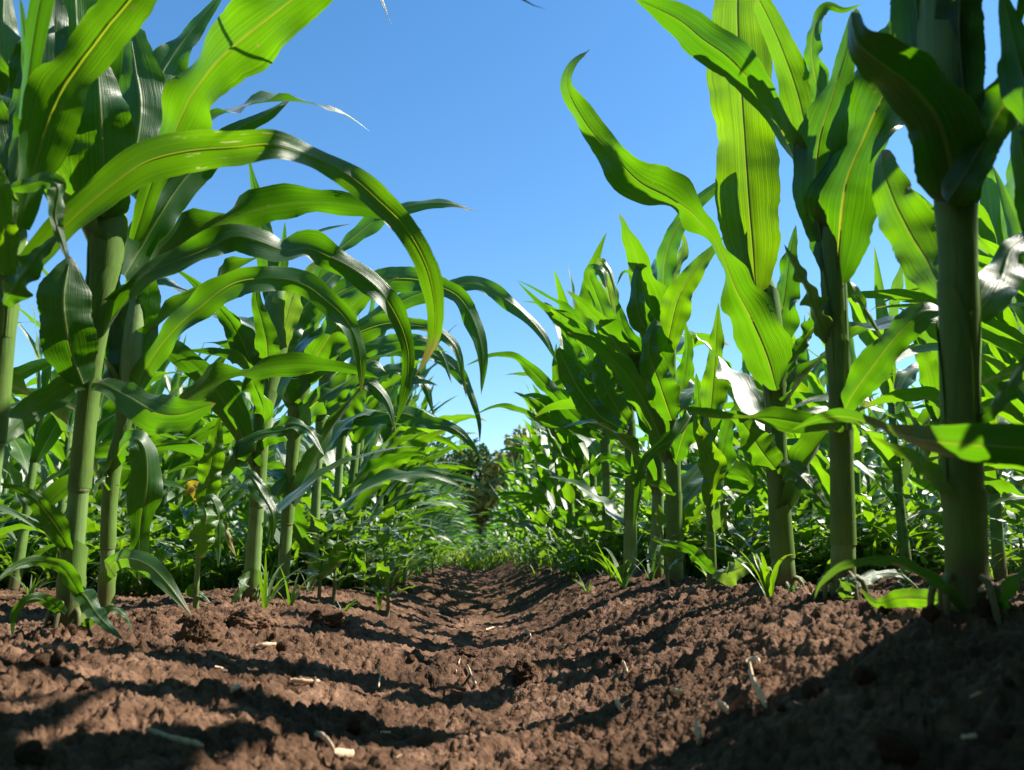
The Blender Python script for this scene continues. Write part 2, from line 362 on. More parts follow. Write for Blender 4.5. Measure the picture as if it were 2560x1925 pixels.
k_ = np.hanning(31); k_ /= k_.sum(); zs_ = np.convolve(np.pad(zs_, 15, mode='edge'), k_, 'valid')
FEET = [P(*q)[:2] for q in ((172, 1572, .83), (264, 1520, 1.13), (625, 1512, 1.43), (703, 1508, 1.68), (2422, 1535, .56), (2106, 1505, .78), (1962, 1500, 1.0), (1687, 1480, 1.42), (1640, 1472, 1.6), (1575, 1452, 1.9))]
def macro(x, y):
    z = np.interp(x, xs_, zs_)
    far = 0.02 * np.sin(2 * math.pi * (np.abs(x) - 0.43) / 0.75 + 1.57)
    z = np.where(np.abs(x) > 1.55, far, z)
    z = z + 0.010 * vnoise(x * 2.6 + 3, y * 2.1, 5) + 0.006 * vnoise(x * 6, y * 6, 6)
    for fx, fy in FEET:
        z = z + 0.011 * np.exp(-((x - fx) ** 2 + (y - fy) ** 2) / 0.035 ** 2)
    return z + 0.0022 * np.clip(y - 2, 0, 40)          # the field rises gently away
def detail(x, y):
    furrow = np.exp(-((x + 0.03) / 0.17) ** 2)
    lug = np.sin(2 * math.pi * (y - 0.9 * (x + 0.03) ** 2 + 0.012 * vnoise(x * 9, y * 9, 8)) / 0.105)
    z = np.exp(-((x + 0.03) / 0.22) ** 2) * 0.014 * lug * (0.55 + 0.45 * vnoise(x * 3, y * 5, 9))
    rough = (1 - 0.62 * furrow) * (0.72 + 0.5 * vnoise(x * 7.3, y * 7.3, 15))
    wob = 0.006 * vnoise(x * 70, y * 70, 21); wob = wob + 0.004 * vnoise(x * 170, y * 170, 23); x2, y2 = x + wob, y + 0.006 * vnoise(x * 70, y * 70, 22) + 0.004 * vnoise(x * 170, y * 170, 24)
    z = z + rough * 0.34 * 0.045 * lumps(x2, y2, 0.045, 31, 0.30) * (0.6 + 0.4 * vnoise(x * 8, y * 8, 4))
    z = z + rough * 0.62 * 0.017 * lumps(x2, y2, 0.017, 41, 0.60)
    z = z + (0.45 + 0.75 * rough) * 0.0085 * lumps(x2, y2, 0.0085, 51, 0.8) + 0.95 * 0.0045 * lumps(x2, y2, 0.0045, 61, 0.8)
    z = z + 0.003 * vnoise(x * 34, y * 34, 11) + 0.0028 * vnoise(x * 95, y * 95, 12) + 0.0012 * vnoise(x * 260, y * 260, 13)
    return z
def G(x, y):
    x = np.asarray(x, float); y = np.asarray(y, float); return macro(x, y) + detail(x, y)
def gz(x, y):
    return float(macro(np.array([x]), np.array([y]))[0])
def hit(px, py):
    """where a line of sight meets the soil"""
    r = ray(px, py); r = r / r[1]; d = np.linspace(0.2, 12, 6000)
    z = CAMP[2] + r[2] * d; g = G(r[0] * d, d); k = np.argmax(z < g)
    return np.array([r[0] * d[k], d[k], g[k]])

ys = np.r_[np.linspace(-2.5, 0.18, 70), np.geomspace(0.2, 9.0, 1150), np.geomspace(9.3, 900, 130)]
u = np.r_[-np.geomspace(8, 0.86, 60), np.linspace(-0.84, 0.84, 860), np.geomspace(0.86, 8, 60)]
wy = np.where(ys > 0.35, ys, 0.35 + 0.25 * np.clip(0.35 - ys, 0, 9))
X = u[None, :] * wy[:, None]; Y = np.repeat(ys[:, None], len(u), 1)
fade = 1 / (1 + (np.abs(Y) / 14.0) ** 3)
Z = macro(X, Y) * np.where(Y > 60, 0.2, 1) + detail(X, Y) * fade
gv = np.stack([X, Y, Z], -1).reshape(-1, 3)
ground = link("ground", mesh("ground", gv, grid_faces(len(ys), len(u)), None), M_SOIL)
ground["kind"] = "structure"

# ------------------------------------------------------------------ corn: parts built in photo terms (hero plants)
def view_frame(C, rolls):
    T = norm(np.gradient(C, axis=0)); Vw = norm(C - CAMP)
    S0 = norm(np.cross(T, Vw)); N0 = np.cross(S0, T)
    a = np.radians(rolls)[:, None]
    S = np.cos(a) * S0 + np.sin(a) * N0; N = np.cross(S, T)
    return T, S, N
class Hero:
    def __init__(self, label, stalk, group="corn plants standing in rows along the furrow", soil=True, material=None, sheath=True):
        """stalk = [(px, py, depth, width_px)...] from the soil upward"""
        pts = np.array([[*P(x, y, d), w * d / FPX / 2] for x, y, d, w in stalk])
        if soil:                                   # root it in the soil
            b = pts[0].copy(); g = gz(b[0], b[1]); b[2] = min(g, b[2]) - 0.03; pts = np.vstack([b, pts])
        self.A = catmull(pts, max(40, 10 * len(pts))); self.base = self.A[0][:3].copy(); self.d0 = stalk[0][2]; self.sh = sheath; self.nodes = []
        self.root = thing("corn_plant", label, "corn plant", self.base, group)
        L = np.r_[0, np.cumsum(np.linalg.norm(np.diff(self.A[:, :3], axis=0), axis=1))]; self.L = L
        r = self.A[:, 3].copy()
        v, f, uvv = tube(self.A[:, :3] - self.base, r, 16)
        link("stalk", mesh("stalk", v, f, uvv), material or M_STALK, self.root)
    def near(self, p):
        k = int(np.argmin(np.linalg.norm(self.A[:, :3] - p, axis=1))); return k
    def node(self, k):
        if k < 3 or k > len(self.A) - 4 or self.L[k] > .26 or any(abs(self.L[k] - q) < .05 for q in self.nodes): return
        self.nodes.append(self.L[k])
        c = self.A[k - 2:k + 3, :3] - self.base; cc = catmull(c, 9); r = self.A[k, 3]
        prof = r * (1.02 + 0.085 * np.sin(np.linspace(0, math.pi, 9)))
        l = np.linalg.norm(cc[-1] - cc[0]); cc = cc[4] + (cc - cc[4]) * (0.007 / l)
        v, f, uvv = tube(cc, prof, 16, cap=False); link("node", mesh("node", v, f, uvv), M_NODE, self.root)
    def leaf(self, pts, W, rolls=(20, 40), cup=0.7, amp=0.12, freq=3.0, sign=1, m=None, base=0.55, peak=0.36, sheath=True, label=None, n=56, wl=None, tip=1.0):
        """pts = [(px, py[, depth])...] base to tip, W = widest in photo pixels when face-on"""
        q = []; d = self.d0
        for p in pts:
            if len(p) > 2: d = p[2]
            q.append([*P(p[0], p[1], d), d])
        k0 = self.near(np.array(q[0][:3]))
        C4 = catmull(q, n); C = C4[:, :3]; t = np.linspace(0, 1, n)
        dm = np.mean([a[3] for a in q]); Wm = W * dm / FPX
        rl = np.interp(t, np.linspace(0, 1, len(rolls)), rolls)
        T, S, N = view_frame(C, rl)
        # smooth the frame
        for _ in range(3):
            S[1:-1] = norm(S[:-2] + 2 * S[1:-1] + S[2:])
        S = norm(S - T * np.sum(S * T, 1, keepdims=True)); N = np.cross(S, T)
        if wl is not None: w = Wm * np.interp(t, np.linspace(0, 1, len(wl)), wl) * np.clip((1 - t) * 40, 0.03, 1)
        else: w = Wm * wprofile(t, base, peak, tip)
        ph = (rnd.uniform(0, 6), rnd.uniform(0, 6))
        cu = sign * (cup * 0.55 + (2.2 - cup * 0.5) * np.exp(-t / 0.05) + 0.45 * cup * np.exp(-((t - 0.2) / 0.2) ** 2))
        v, f, uvv = ribbon(C - self.base, S, N, w, cu, amp * 1.7, freq, ph, 12)
        keep = np.ones((n - 1, 11), bool); keep[:, 5] = False
        o = link("leaf", mesh("leaf", v, f[keep.ravel()], uvv), m or M_LEAF, self.root)
        if label: o["label"] = label
        # the raised midrib fills the strip between the two halves of the blade
        g = v.reshape(n, 12, 3); a, c = g[:, 5], g[:, 6]; mid = (a + c) / 2 - N * np.sign(sign) * (np.minimum(0.045 * w, 0.0022))[:, None]
        rv = np.stack([a, mid, c], 1).reshape(-1, 3); ru = np.stack(np.broadcast_arrays(np.array([.30, .36, .42])[None, :], t[:, None]), -1).reshape(-1, 2)
        link("midrib", mesh("midrib", rv, grid_faces(n, 3), ru), M_RIB if m in (None, M_LEAF, M_LEAF_SCAR, M_YOUNG) else m, o)
        if sheath and self.sh and np.linalg.norm(self.A[k0, :3] - q[0][:3]) < 0.06:
            ks = int(np.searchsorted(self.L, self.L[k0] - 0.115)); ks = max(ks, 2)
            if k0 - ks > 4:
                c = catmull(self.A[ks:k0 + 1, :3], 18); rs = np.interp(np.linspace(0, 1, 18), np.linspace(0, 1, k0 + 1 - ks), self.A[ks:k0 + 1, 3])
                out = C[4] - self.A[k0, :3]; out[2] = 0
                seg = 18; ang0 = math.atan2(out[1], out[0]); s = np.linspace(-1, 1, seg)
                tt = np.linspace(0, 1, 18); open_ = 2.95 - 0.9 * tt ** 4
                TT = norm(np.gradient(c, axis=0)); a = ang0 + s[None, :] * open_[:, None]
                rad = rs[:, None] * (1.06 + 0.09 * tt[:, None] ** 4 + 0.05 * np.exp(-((1 - np.abs(s[None, :])) / .12) ** 2)) + 0.0007 + 0.0006 * (s[None, :] > 0.7)
                V = c[:, None, :] + rad[..., None] * np.stack([np.cos(a), np.sin(a), np.zeros_like(a)], -1)
                V[..., 2] += (tt ** 6)[:, None] * (0.012 * (1 - np.abs(s)))[None, :]
                V -= self.base
                uu = np.stack(np.broadcast_arrays((s[None, :] + 1) / 2, tt[:, None]), -1).reshape(-1, 2)
                link("sheath", mesh("sheath", V.reshape(-1, 3), grid_faces(18, seg), uu), M_SHEATH, o)
                self.node(ks)
        return o
    def roots(self, seed, n=7):
        """short brace roots at the foot"""
        rg = random.Random(seed); k = int(np.searchsorted(self.L, .045)); c = self.A[k, :3]; r = self.A[k, 3]
        for i in range(n):
            a = 6.28 * i / n + rg.uniform(-.3, .3); e = rg.uniform(.010, .018); h0 = rg.uniform(.002, .014); g = gz(c[0] + (r + e) * math.cos(a), c[1] + (r + e) * math.sin(a))
            pts = [[c[0] + r * .7 * math.cos(a), c[1] + r * .7 * math.sin(a), c[2] + h0], [c[0] + (r + e * .6) * math.cos(a), c[1] + (r + e * .6) * math.sin(a), c[2] + h0 * .5], [c[0] + (r + e) * math.cos(a), c[1] + (r + e) * math.sin(a), min(g, c[2]) - .015]]
            v, f, uvv = tube(catmull(np.array(pts) - self.base, 9), np.linspace(.0030, .0018, 9), 8); link("brace_root", mesh("brace_root", v, f, uvv), M_NODE, self.root)
    def fill(self, n, z0, z1, seed, L=(.30, .44), W=(.055, .072)):
        """further ordinary leaves up the stalk"""
        rg = random.Random(seed); a0 = rg.uniform(0, 6.28)
        for i in range(n):
            hh = self.base[2] + z0 + (z1 - z0) * (i + .5) / n; k = int(np.argmin(np.abs(self.A[:, 2] - hh)))
            v, fc, uu = grow_leaf(rg, 0, a0 + i * math.pi + rg.uniform(-.6, .6), rg.uniform(*L), rg.uniform(*W), rg.uniform(.35, .75), rg.uniform(.5, 1.8), rg.uniform(-1.5, 1.5), rg.uniform(.4, 1), 32, 9, self.A[k, 3] * .8, rg.uniform(-.5, .5))
            link("leaf", mesh("leaf", v + (self.A[k, :3] - self.base), fc, uu), M_LEAF, self.root)

# ------------------------------------------------------------------ corn: plants grown from a rule
def grow_leaf(rg, h, az, L, W, e0, droop, twist, cup, n=26, m=7, r0=0.009, drift=0.3, power=1.4):
    s = np.linspace(0, 1, n); th = e0 + droop * s ** power
    a = az + drift * s ** 2
    D = np.stack([np.sin(th) * np.cos(a), np.sin(th) * np.sin(a), np.cos(th)], 1)
    C = np.vstack([[0, 0, 0], np.cumsum(D[:-1] * (L / (n - 1)), axis=0)]); C[:, 2] += h
    C[:, 0] += r0 * math.cos(az); C[:, 1] += r0 * math.sin(az)
    T = norm(np.gradient(C, axis=0)); S = np.stack([-np.sin(a), np.cos(a), 0 * a], 1)
    N = np.cross(S, T); N *= -1 if N[n // 3][2] < 0 and e0 > 0.2 else 1
    tw = (twist * s ** 1.3)[:, None]; S2 = np.cos(tw) * S + np.sin(tw) * N; N2 = np.cross(S2, T)
    if np.sum(N2[1] * N[1]) < 0: N2 = -N2
    w = W * wprofile(s, 0.55, 0.36)
    cu = cup * 0.6 + 2.0 * np.exp(-s / 0.06)
    inw = -np.array([math.cos(az), math.sin(az), -0.6])
    if np.sum(N2[2] * inw) < 0: cu = -cu
    return ribbon(C, S2, N2, w, cu, rg.uniform(0.08, 0.2), rg.uniform(2, 4.2), (rg.uniform(0, 6), rg.uniform(0, 6)), m)
def grow_plant(seed, n=26, m=7, seg=10, scale=1.0, lean=0.0, side=1):
    rg = random.Random(seed); H = rg.uniform(0.50, 0.64) * scale; nl = rg.randint(11, 13)
    bend = rg.uniform(-0.03, 0.03); bend2 = rg.uniform(-0.03, 0.03)
    def ax(z): return np.array([bend * (z / H) ** 1.5, bend2 * (z / H) ** 1.5, z])
    zz = np.linspace(-0.03, H, 22); r = np.interp(zz, [-0.03, 0.0, 0.15, H], [0.0155, 0.0145, 0.0125, 0.0075]) * scale
    hs = [0.05 + (H - 0.05) * ((i + 0.5) / nl) ** 0.92 for i in range(nl)]
    st = tube(np.array([ax(max(z, 0)) + [0, 0, min(z, 0)] for z in zz]), r, seg)
    leaves, nodes, sheaths = [], [], []
    a0 = rg.choice([0, math.pi]) + rg.uniform(-0.3, 0.3)
    for i, h in enumerate(hs):
        f = i / (nl - 1); az = a0 + i * math.pi + rg.uniform(-0.7, 0.7)
        if f < 0.2: L, W, e0, dr = rg.uniform(0.20, 0.34), rg.uniform(.030, .042), rg.uniform(0.6, 1.1), rg.uniform(0.7, 1.7)
        elif f < 0.75: L, W, e0, dr = rg.uniform(0.34, 0.52), rg.uniform(0.052, 0.074), rg.uniform(0.35, 0.70), rg.uniform(0.5, 1.9)
        else: L, W, e0, dr = rg.uniform(0.32, 0.46), rg.uniform(0.056, 0.072), rg.uniform(0.10, 0.30), rg.uniform(0.2, 1.0)
        tw = rg.uniform(-1.5, 1.5) * (0.4 if f > 0.75 else 1); b = ax(h); rr = float(np.interp(h, zz, r))
        v, fc, uu = grow_leaf(rg, 0, az, L * scale, W * scale, e0, dr, tw, rg.uniform(0.4, 1.0), n, m, rr * 0.8, rg.uniform(-0.5, 0.5))
        v = v + b; leaves.append((v, fc, uu))
        if seg >= 10:
            z0 = max(h - 0.09, 0.012); q = np.linspace(z0, h, 6)
            sv, sf, su = tube(np.array([ax(z) for z in q]), np.interp(q, zz, r) * 1.06 + 0.0007, seg, cap=False); sheaths.append((sv, sf, su))
            qn = np.linspace(z0 - 0.005, z0 + 0.005, 4); nodes.append(tube(np.array([ax(z) for z in qn]), np.interp(qn, zz, r) * np.array([1.02, 1.07, 1.07, 1.02]), seg, cap=False))
    # rolled youngest leaf in the whorl
    v, fc, uu = grow_leaf(rg, 0, a0 + 1.2, 0.36 * scale, 0.042 * scale, 0.03, rg.uniform(0.05, 0.3), 0.3, 2.2, n, m, 0.001, 0)
    leaves.append((v + ax(H * 0.97), fc, uu))
    return st, leaves, sheaths, nodes


# ---- far left plant, stalk leaving the frame
h = Hero("thick corn stalk cut by the photo's left edge, its long blade arching over the furrow", [(-75, 1560, .66, 56), (-40, 1300, .66, 52), (-8, 1040, .66, 46), (16, 760, .66, 44), (30, 560, .66, 56), (60, 380, .67, 46)])
h.leaf([(18, 735), (70, 668), (130, 600), (200, 530), (280, 462), (365, 405), (470, 378), (590, 368), (690, 362), (785, 395, .70), (875, 440, .71), (950, 505, .72), (1012, 568, .73), (1062, 655, .74), (1084, 740, .75), (1088, 812, .76), (1075, 872, .77), (1035, 945, .78)], 92, (35, 20, 10, -5, 30, 10, -20, 30), .5, .10, 3.2, sign=-1, m=M_LEAF_SCAR, n=80, wl=(.55, .7, .9, .98, .95, .85, .62, .68, .70, .72, .4, .0))
h.leaf([(45, 570, .64), (72, 465, .63), (105, 345, .62), (148, 235, .61), (208, 145, .6), (285, 45, .58), (380, -70, .56)], 140, (-42, -36, -30, -36, -48), .6, .06, 2.2, sign=-1, wl=(.4, .75, 1, 1, .9, .85, .8))
h.leaf([(20, 690, .64), (14, 600, .63), (5, 500, .62), (-30, 400, .61)], 62, (10, 0, 20), .6, m=M_YOUNG, wl=(.6, .95, 1, .7))
h.leaf([(40, 520, .68), (62, 350), (75, 190), (62, 90), (50, -5)], 75, (10, 30, 50), .9, .05, wl=(.7, 1, .8, .5, .1))
h.leaf([(30, 540, .7), (-5, 400, .72), (-30, 250, .73), (-60, 150, .74)], 130, (0, 30), .6)
h.leaf([(50, 480, .7), (75, 300, .71), (95, 160, .72), (110, 20, .73), (120, -80, .74)], 105, (0, 20, -15), .9, .06)
h.leaf([(28, 470, .6), (70, 462, .6), (115, 452, .6), (145, 470, .6), (138, 540, .6), (155, 600, .6), (176, 672, .6)], 48, (10, 25, 30, 10, 15, 5), .35, .12, sheath=False, label="bent and split corn leaf with a withered edge")
h.leaf([(10, 760, .63), (50, 700, .62), (95, 640, .62), (120, 610, .62), (150, 580, .63)], 75, (30, 45), .8)

h.leaf([(60, 420, .74), (90, 280, .75), (120, 120, .76), (140, -60, .77)], 170, (0, 15), .6, .1)
h.leaf([(30, 480, .78), (10, 330, .78), (5, 150, .79), (10, -60, .8)], 170, (10, -5), .6, .1)
h.leaf([(55, 300, .66), (120, -60, .63), (260, -330, .6), (560, -520, .59), (900, -430, .6), (1130, -200, .61), (1290, -15, .62), (1368, 24, .62)], 75, (30, 50, 40), .6, .1)

# ---- the tall lit stalk on the left
h = Hero("tallest corn plant left of the furrow, with a sunlit pale stalk as its foot", [(172, 1572, .83, 60), (181, 1400, .83, 52), (197, 1230, .83, 47), (214, 1050, .83, 43), (228, 930, .83, 41), (242, 840, .83, 42), (256, 720, .83, 62), (270, 560, .83, 74), (266, 470, .83, 54), (258, 390, .83, 12)])
h.leaf([(256, 540, .81), (256, 430, .79), (252, 300, .78), (245, 190, .78), (240, 110, .78)], 150, (5, 0, -10), .9, .06, 2, wl=(.8, 1, 1, .75, .1))
h.leaf([(310, 480, .85), (335, 390, .86), (352, 270, .87), (340, 170, .88), (325, 70, .89)], 135, (-10, 0, 25), .6, .07, 2, wl=(.6, .9, 1, .8, .5))
h.leaf([(215, 330, .8), (200, 180, .8), (190, 40, .8), (185, -90, .8)], 130, (0, 5), .7, .06, 2, m=M_YOUNG, wl=(.5, .95, 1, .9))
h.leaf([(262, 330, .8), (238, 150, .79), (232, 60, .78), (262, 0, .76), (330, -70, .75)], 70, (60, 70, 50, 30), .8, .08)
h.leaf([(345, 365, .9), (370, 290, .92), (395, 205, .93), (450, 115, .95), (540, 5, .97), (570, -40, .97)], 88, (-20, 10, 35, 50), .7, .08, 2.2, wl=(.4, .75, 1, .8, .4, .1))
h.leaf([(335, 600, .84), (385, 450, .83), (435, 340, .82), (485, 235, .80), (560, 140, .78), (655, 60, .76), (760, -20, .74), (860, -90, .73)], 150, (10, 25, 30, 15, 30), .8, .10, 2.8, wl=(.25, .4, .6, .9, 1, .95, .8, .6))
h.leaf([(310, 690, .85), (350, 620, .87), (400, 535, .88), (455, 455, .9), (525, 385, .92), (590, 325, .95), (660, 290, .97), (740, 238, 1.0)], 92, (-30, -10, 15, 45, 40), .8, .10, 2.2, wl=(.5, .9, 1, .8, .65, .55, .38, 0))
h.leaf([(208, 960, .80), (182, 890, .79), (165, 810, .78), (160, 735, .78), (176, 640, .79)], 128, (0, 10, 0), .7, .05, 2, wl=(.5, .95, 1, .9, .1))
h.leaf([(262, 835, .83), (305, 765, .83), (355, 695, .83), (420, 660, .84), (505, 628, .85), (583, 592, .86), (650, 606, .87), (710, 628, .88), (768, 622, .89), (835, 648, .9), (895, 682, .91), (945, 722, .92), (982, 775, .93), (1010, 835, .94), (1022, 905, .95), (1008, 1000, .96), (985, 1070, .97)], 85, (70, 60, 30, 10, 45, 5, 25, 10, 20, 5), .6, .15, 4, sign=-1, n=80, wl=(.5, .65, .75, .85, .95, .9, .85, .75, .55, .45, .3, .0))
h.leaf([(215, 955, .82), (178, 955, .81), (130, 985, .8), (90, 1015, .79), (40, 1062, .77), (-40, 1150, .74)], 78, (30, 20, 10, 20), .7, .10, 2, sign=-1)
h.leaf([(232, 960, .81), (262, 962, .79), (325, 995, .77), (390, 1030, .75), (455, 1035, .74), (540, 1008, .73)], 98, (40, 25, 5, -10, 10), .5, .10, 2, wl=(.4, .5, .85, 1, .8, .05))
h.leaf([(172, 1373, .82), (150, 1330, .81), (118, 1285, .8), (70, 1235, .79), (-10, 1205, .78)], 58, (30, 10, 40), .9, .10, 2, sign=-1)
h.leaf([(205, 1490, .8), (160, 1420, .77), (110, 1404, .75), (50, 1410, .73), (-30, 1468, .7)], 44, (20, 35, 30), .6, .1, 2, sign=-1)
h.leaf([(185, 1470, .81), (212, 1490, .79), (242, 1535, .77), (275, 1570, .75), (308, 1600, .74)], 50, (10, 20), .7)
h.leaf([(166, 1540, .82), (135, 1512, .8), (100, 1497, .78), (65, 1503, .77), (36, 1540, .77), (30, 1605, .77)], 36, (20, 35, 20), .7, .1, 2)
h.leaf([(200, 1570, .83), (235, 1545, .82), (275, 1522, .82), (310, 1538, .82), (332, 1580, .82)], 30, (30, 20), .7)

h.leaf([(245, 330, .84), (320, -100, .83), (520, -330, .82), (760, -330, .82), (900, -130, .82), (978, 62, .82)], 80, (30, 40), .6, .1)
h.fill(3, .33, .5, 801); h.roots(1)

# ---- second stalk just behind
h = Hero("thinner corn stalk close behind the sunlit pale one, a folded blade hanging from it", [(264, 1520, 1.13, 36), (269, 1380, 1.13, 33), (275, 1240, 1.13, 32), (288, 1140, 1.13, 30), (305, 1080, 1.13, 30), (318, 980, 1.13, 44), (332, 860, 1.13, 50), (345, 740, 1.14, 40)])
h.leaf([(318, 985), (325, 890), (338, 800), (350, 700), (362, 610)], 118, (0, 15, 30), .8, .06, 2, wl=(.6, 1, 1, .7, .1))
h.leaf([(312, 1070), (340, 975, 1.12), (385, 888, 1.11), (445, 815, 1.1), (505, 765, 1.1), (560, 722, 1.1), (616, 700, 1.1), (698, 698, 1.11), (765, 714, 1.12), (820, 755, 1.13), (862, 795, 1.14), (888, 845, 1.15), (902, 910, 1.16), (903, 990, 1.17)], 72, (70, 40, 20, 30, 5, 15, 20, 5), .6, .14, 3.5, sign=-1, n=72, wl=(.5, .7, .8, .9, .95, .9, .85, .75, .5, .0))
h.leaf([(292, 1145), (312, 1112, 1.1), (340, 1098, 1.08), (362, 1130, 1.08), (366, 1210, 1.08), (352, 1310, 1.09), (346, 1390, 1.1), (347, 1452, 1.1)], 84, (60, 40, 20, 0, 5, -10), .8, .10, 2.5, wl=(.5, .6, .85, .85, .95, .6, .5, .25), sheath=False)
h.leaf([(283, 1165), (262, 1175, 1.1), (248, 1205, 1.09), (232, 1250, 1.08)], 44, (40, 60), .9, m=M_PALE)
h.leaf([(268, 1440), (285, 1408, 1.05), (320, 1396, 1.02), (370, 1412, 1.0), (415, 1455, .98), (482, 1545, .97)], 50, (50, 20, 0, 10), .6, .1, 2, wl=(.55, .9, 1, .9, .75, .05))
h.leaf([(310, 1010), (290, 900), (285, 800), (300, 700)], 80, (10, 30), .8)

h.fill(4, .16, .45, 802)

# ---- small yellowing plant
h = Hero("small spindly yellow-green corn plant between two thicker stalks on the left", [(489, 1525, 1.22, 15), (494, 1420, 1.22, 12), (502, 1330, 1.22, 11), (510, 1240, 1.22, 11)])
h.leaf([(506, 1275), (522, 1200), (536, 1120), (550, 1042)], 62, (0, 15), .6, m=M_YOUNG, wl=(.45, 1, .8, .05), sheath=False)
h.leaf([(508, 1262, 1.2), (516, 1290, 1.18), (507, 1340, 1.18), (500, 1398, 1.18)], 56, (10, 0), .7, m=M_YOUNG, wl=(.5, 1, 1, .3), sheath=False)
h.leaf([(512, 1270, 1.2), (528, 1245), (545, 1290), (548, 1350), (545, 1420)], 40, (20, 30), .7, sheath=False)
h.leaf([(512, 1290, 1.24), (550, 1310), (570, 1345), (590, 1392)], 28, (10, 30), .7, m=M_YELLOW, sheath=False)
h.leaf([(491, 1460), (475, 1478), (500, 1485), (527, 1508)], 24, (10, 30), .7, sheath=False)
h.leaf([(508, 1260, 1.25), (490, 1220, 1.27), (478, 1215, 1.28), (462, 1245, 1.28)], 44, (30, 10), .7, m=M_YELLOW, sheath=False)

# ---- the whorled plant left of centre
h = Hero("corn plant with a pointed upright spike, middle of the row left of the furrow", [(625, 1512, 1.43, 44), (634, 1380, 1.43, 38), (645, 1230, 1.43, 35), (652, 1100, 1.43, 34), (664, 980, 1.43, 46), (684, 860, 1.43, 62), (694, 760, 1.43, 52), (692, 680, 1.43, 34)])
h.leaf([(688, 760), (668, 640), (645, 520), (632, 450), (621, 392)], 64, (5, 20, 40), 1.1, .04, 2, wl=(.9, 1, .8, .45, .05))
h.leaf([(690, 780), (700, 690), (708, 620), (712, 553)], 42, (20, 40), 1.2, .04, 2)
h.leaf([(664, 980), (628, 905, 1.40), (592, 825, 1.37), (545, 765, 1.35), (485, 705, 1.33), (432, 668, 1.32)], 66, (20, 10, 40, 20), .8, .14, 3, sign=-1)
h.leaf([(656, 1060), (660, 1020, 1.40), (635, 955, 1.37), (600, 895, 1.34), (550, 882, 1.32), (465, 874, 1.3)], 58, (50, 30, 50, 20, 30), .8, .16, 3, sign=-1)
h.leaf([(690, 900), (735, 800, 1.45), (790, 735, 1.47), (850, 675, 1.5), (905, 655, 1.52)], 76, (10, 0, 30), .7, .08)
h.leaf([(700, 870), (722, 780, 1.41), (745, 715, 1.4), (790, 660, 1.4), (830, 640, 1.4)], 60, (30, 40), .7, .08, m=M_PALE)
h.leaf([(670, 930), (668, 860, 1.36), (655, 800, 1.34), (640, 740, 1.33), (650, 690, 1.33)], 66, (0, 20), .9, .06)
h.leaf([(655, 1085), (632, 1110, 1.38), (600, 1140, 1.36), (560, 1168, 1.34), (529, 1170, 1.33), (470, 1163, 1.31), (400, 1190, 1.3)], 48, (60, 30, 50), .8, .12)
h.leaf([(600, 1190, 1.28), (625, 1190, 1.27), (655, 1235, 1.26), (683, 1290, 1.25), (680, 1355, 1.25)], 46, (30, 10), .6, .08, sheath=False)
h.leaf([(650, 1120), (590, 1150, 1.36), (630, 1095, 1.36), (700, 1078, 1.37), (750, 1068, 1.38), (806, 1092, 1.4)], 46, (30, 40, 20), .7, .10, sheath=False)
h.leaf([(648, 1110), (680, 1085, 1.4), (720, 1060, 1.38), (770, 1075, 1.37), (812, 1140, 1.36)], 58, (30, 50), .7)
h.leaf([(632, 1440), (615, 1450, 1.4), (600, 1480, 1.38), (570, 1520, 1.37)], 34, (30, 40), .8, m=M_PALE)

h.fill(4, .12, .5, 803); h.roots(3)

# ---- next in the left row
h = Hero("corn plant beside the spiked one on the left, dark broad blades reaching over the furrow", [(703, 1508, 1.68, 34), (712, 1380, 1.68, 30), (722, 1250, 1.68, 28), (733, 1110, 1.68, 28), (748, 980, 1.68, 44), (768, 870, 1.68, 48), (785, 770, 1.68, 36)])
h.leaf([(765, 870), (795, 700, 1.66), (830, 640, 1.66), (880, 598, 1.66), (950, 543, 1.66), (1025, 516, 1.66), (1110, 508, 1.67), (1198, 530, 1.68)], 54, (40, 30, 40, 50, 30, 45, 60), .7, .12, 3.2, wl=(.5, .8, 1, .9, .85, .75, .5, 0))
h.leaf([(770, 850), (800, 785, 1.66), (850, 732, 1.66), (930, 703, 1.66), (1030, 698, 1.67), (1107, 720, 1.68), (1155, 752, 1.69), (1190, 820, 1.7), (1207, 900, 1.71), (1203, 990, 1.72)], 62, (60, 30, 15, 10, 20, 30, 10), .6, .12, 3, sign=-1, n=70, wl=(.5, .8, .95, 1, .85, .8, .7, .45, .0))
h.leaf([(752, 960), (800, 880, 1.64), (860, 790, 1.62), (930, 720, 1.6), (1000, 690, 1.6)], 92, (15, 10, 30), .7, .10)
h.leaf([(745, 1000), (800, 900, 1.7), (870, 845, 1.7), (960, 810, 1.7), (1020, 812, 1.7), (1083, 822, 1.7), (1122, 848, 1.7), (1147, 890, 1.7), (1166, 995, 1.7)], 56, (40, 20, 30, 10), .6, .12, 3, sign=-1)
h.leaf([(740, 1030), (700, 930, 1.6), (720, 830, 1.58), (790, 790, 1.57), (800, 720, 1.57)], 80, (20, 35, 50), .8, .14)
h.leaf([(735, 1080), (790, 1010, 1.66), (850, 960, 1.66), (910, 950, 1.66), (965, 1000, 1.66), (990, 1080, 1.66)], 64, (30, 10, 30), .7, .12)
h.leaf([(738, 1060), (800, 1000, 1.6), (870, 960, 1.58), (930, 905, 1.57), (965, 930, 1.57)], 76, (30, 60, 50), .7, .10)
h.leaf([(728, 1180), (690, 1240, 1.64), (680, 1300, 1.62), (668, 1370, 1.62)], 40, (20, 40), .8)
h.leaf([(775, 830), (785, 720, 1.7), (800, 640, 1.7), (826, 600, 1.7)], 50, (20, 40), 1.0, .04)

h.fill(5, .10, .5, 804)

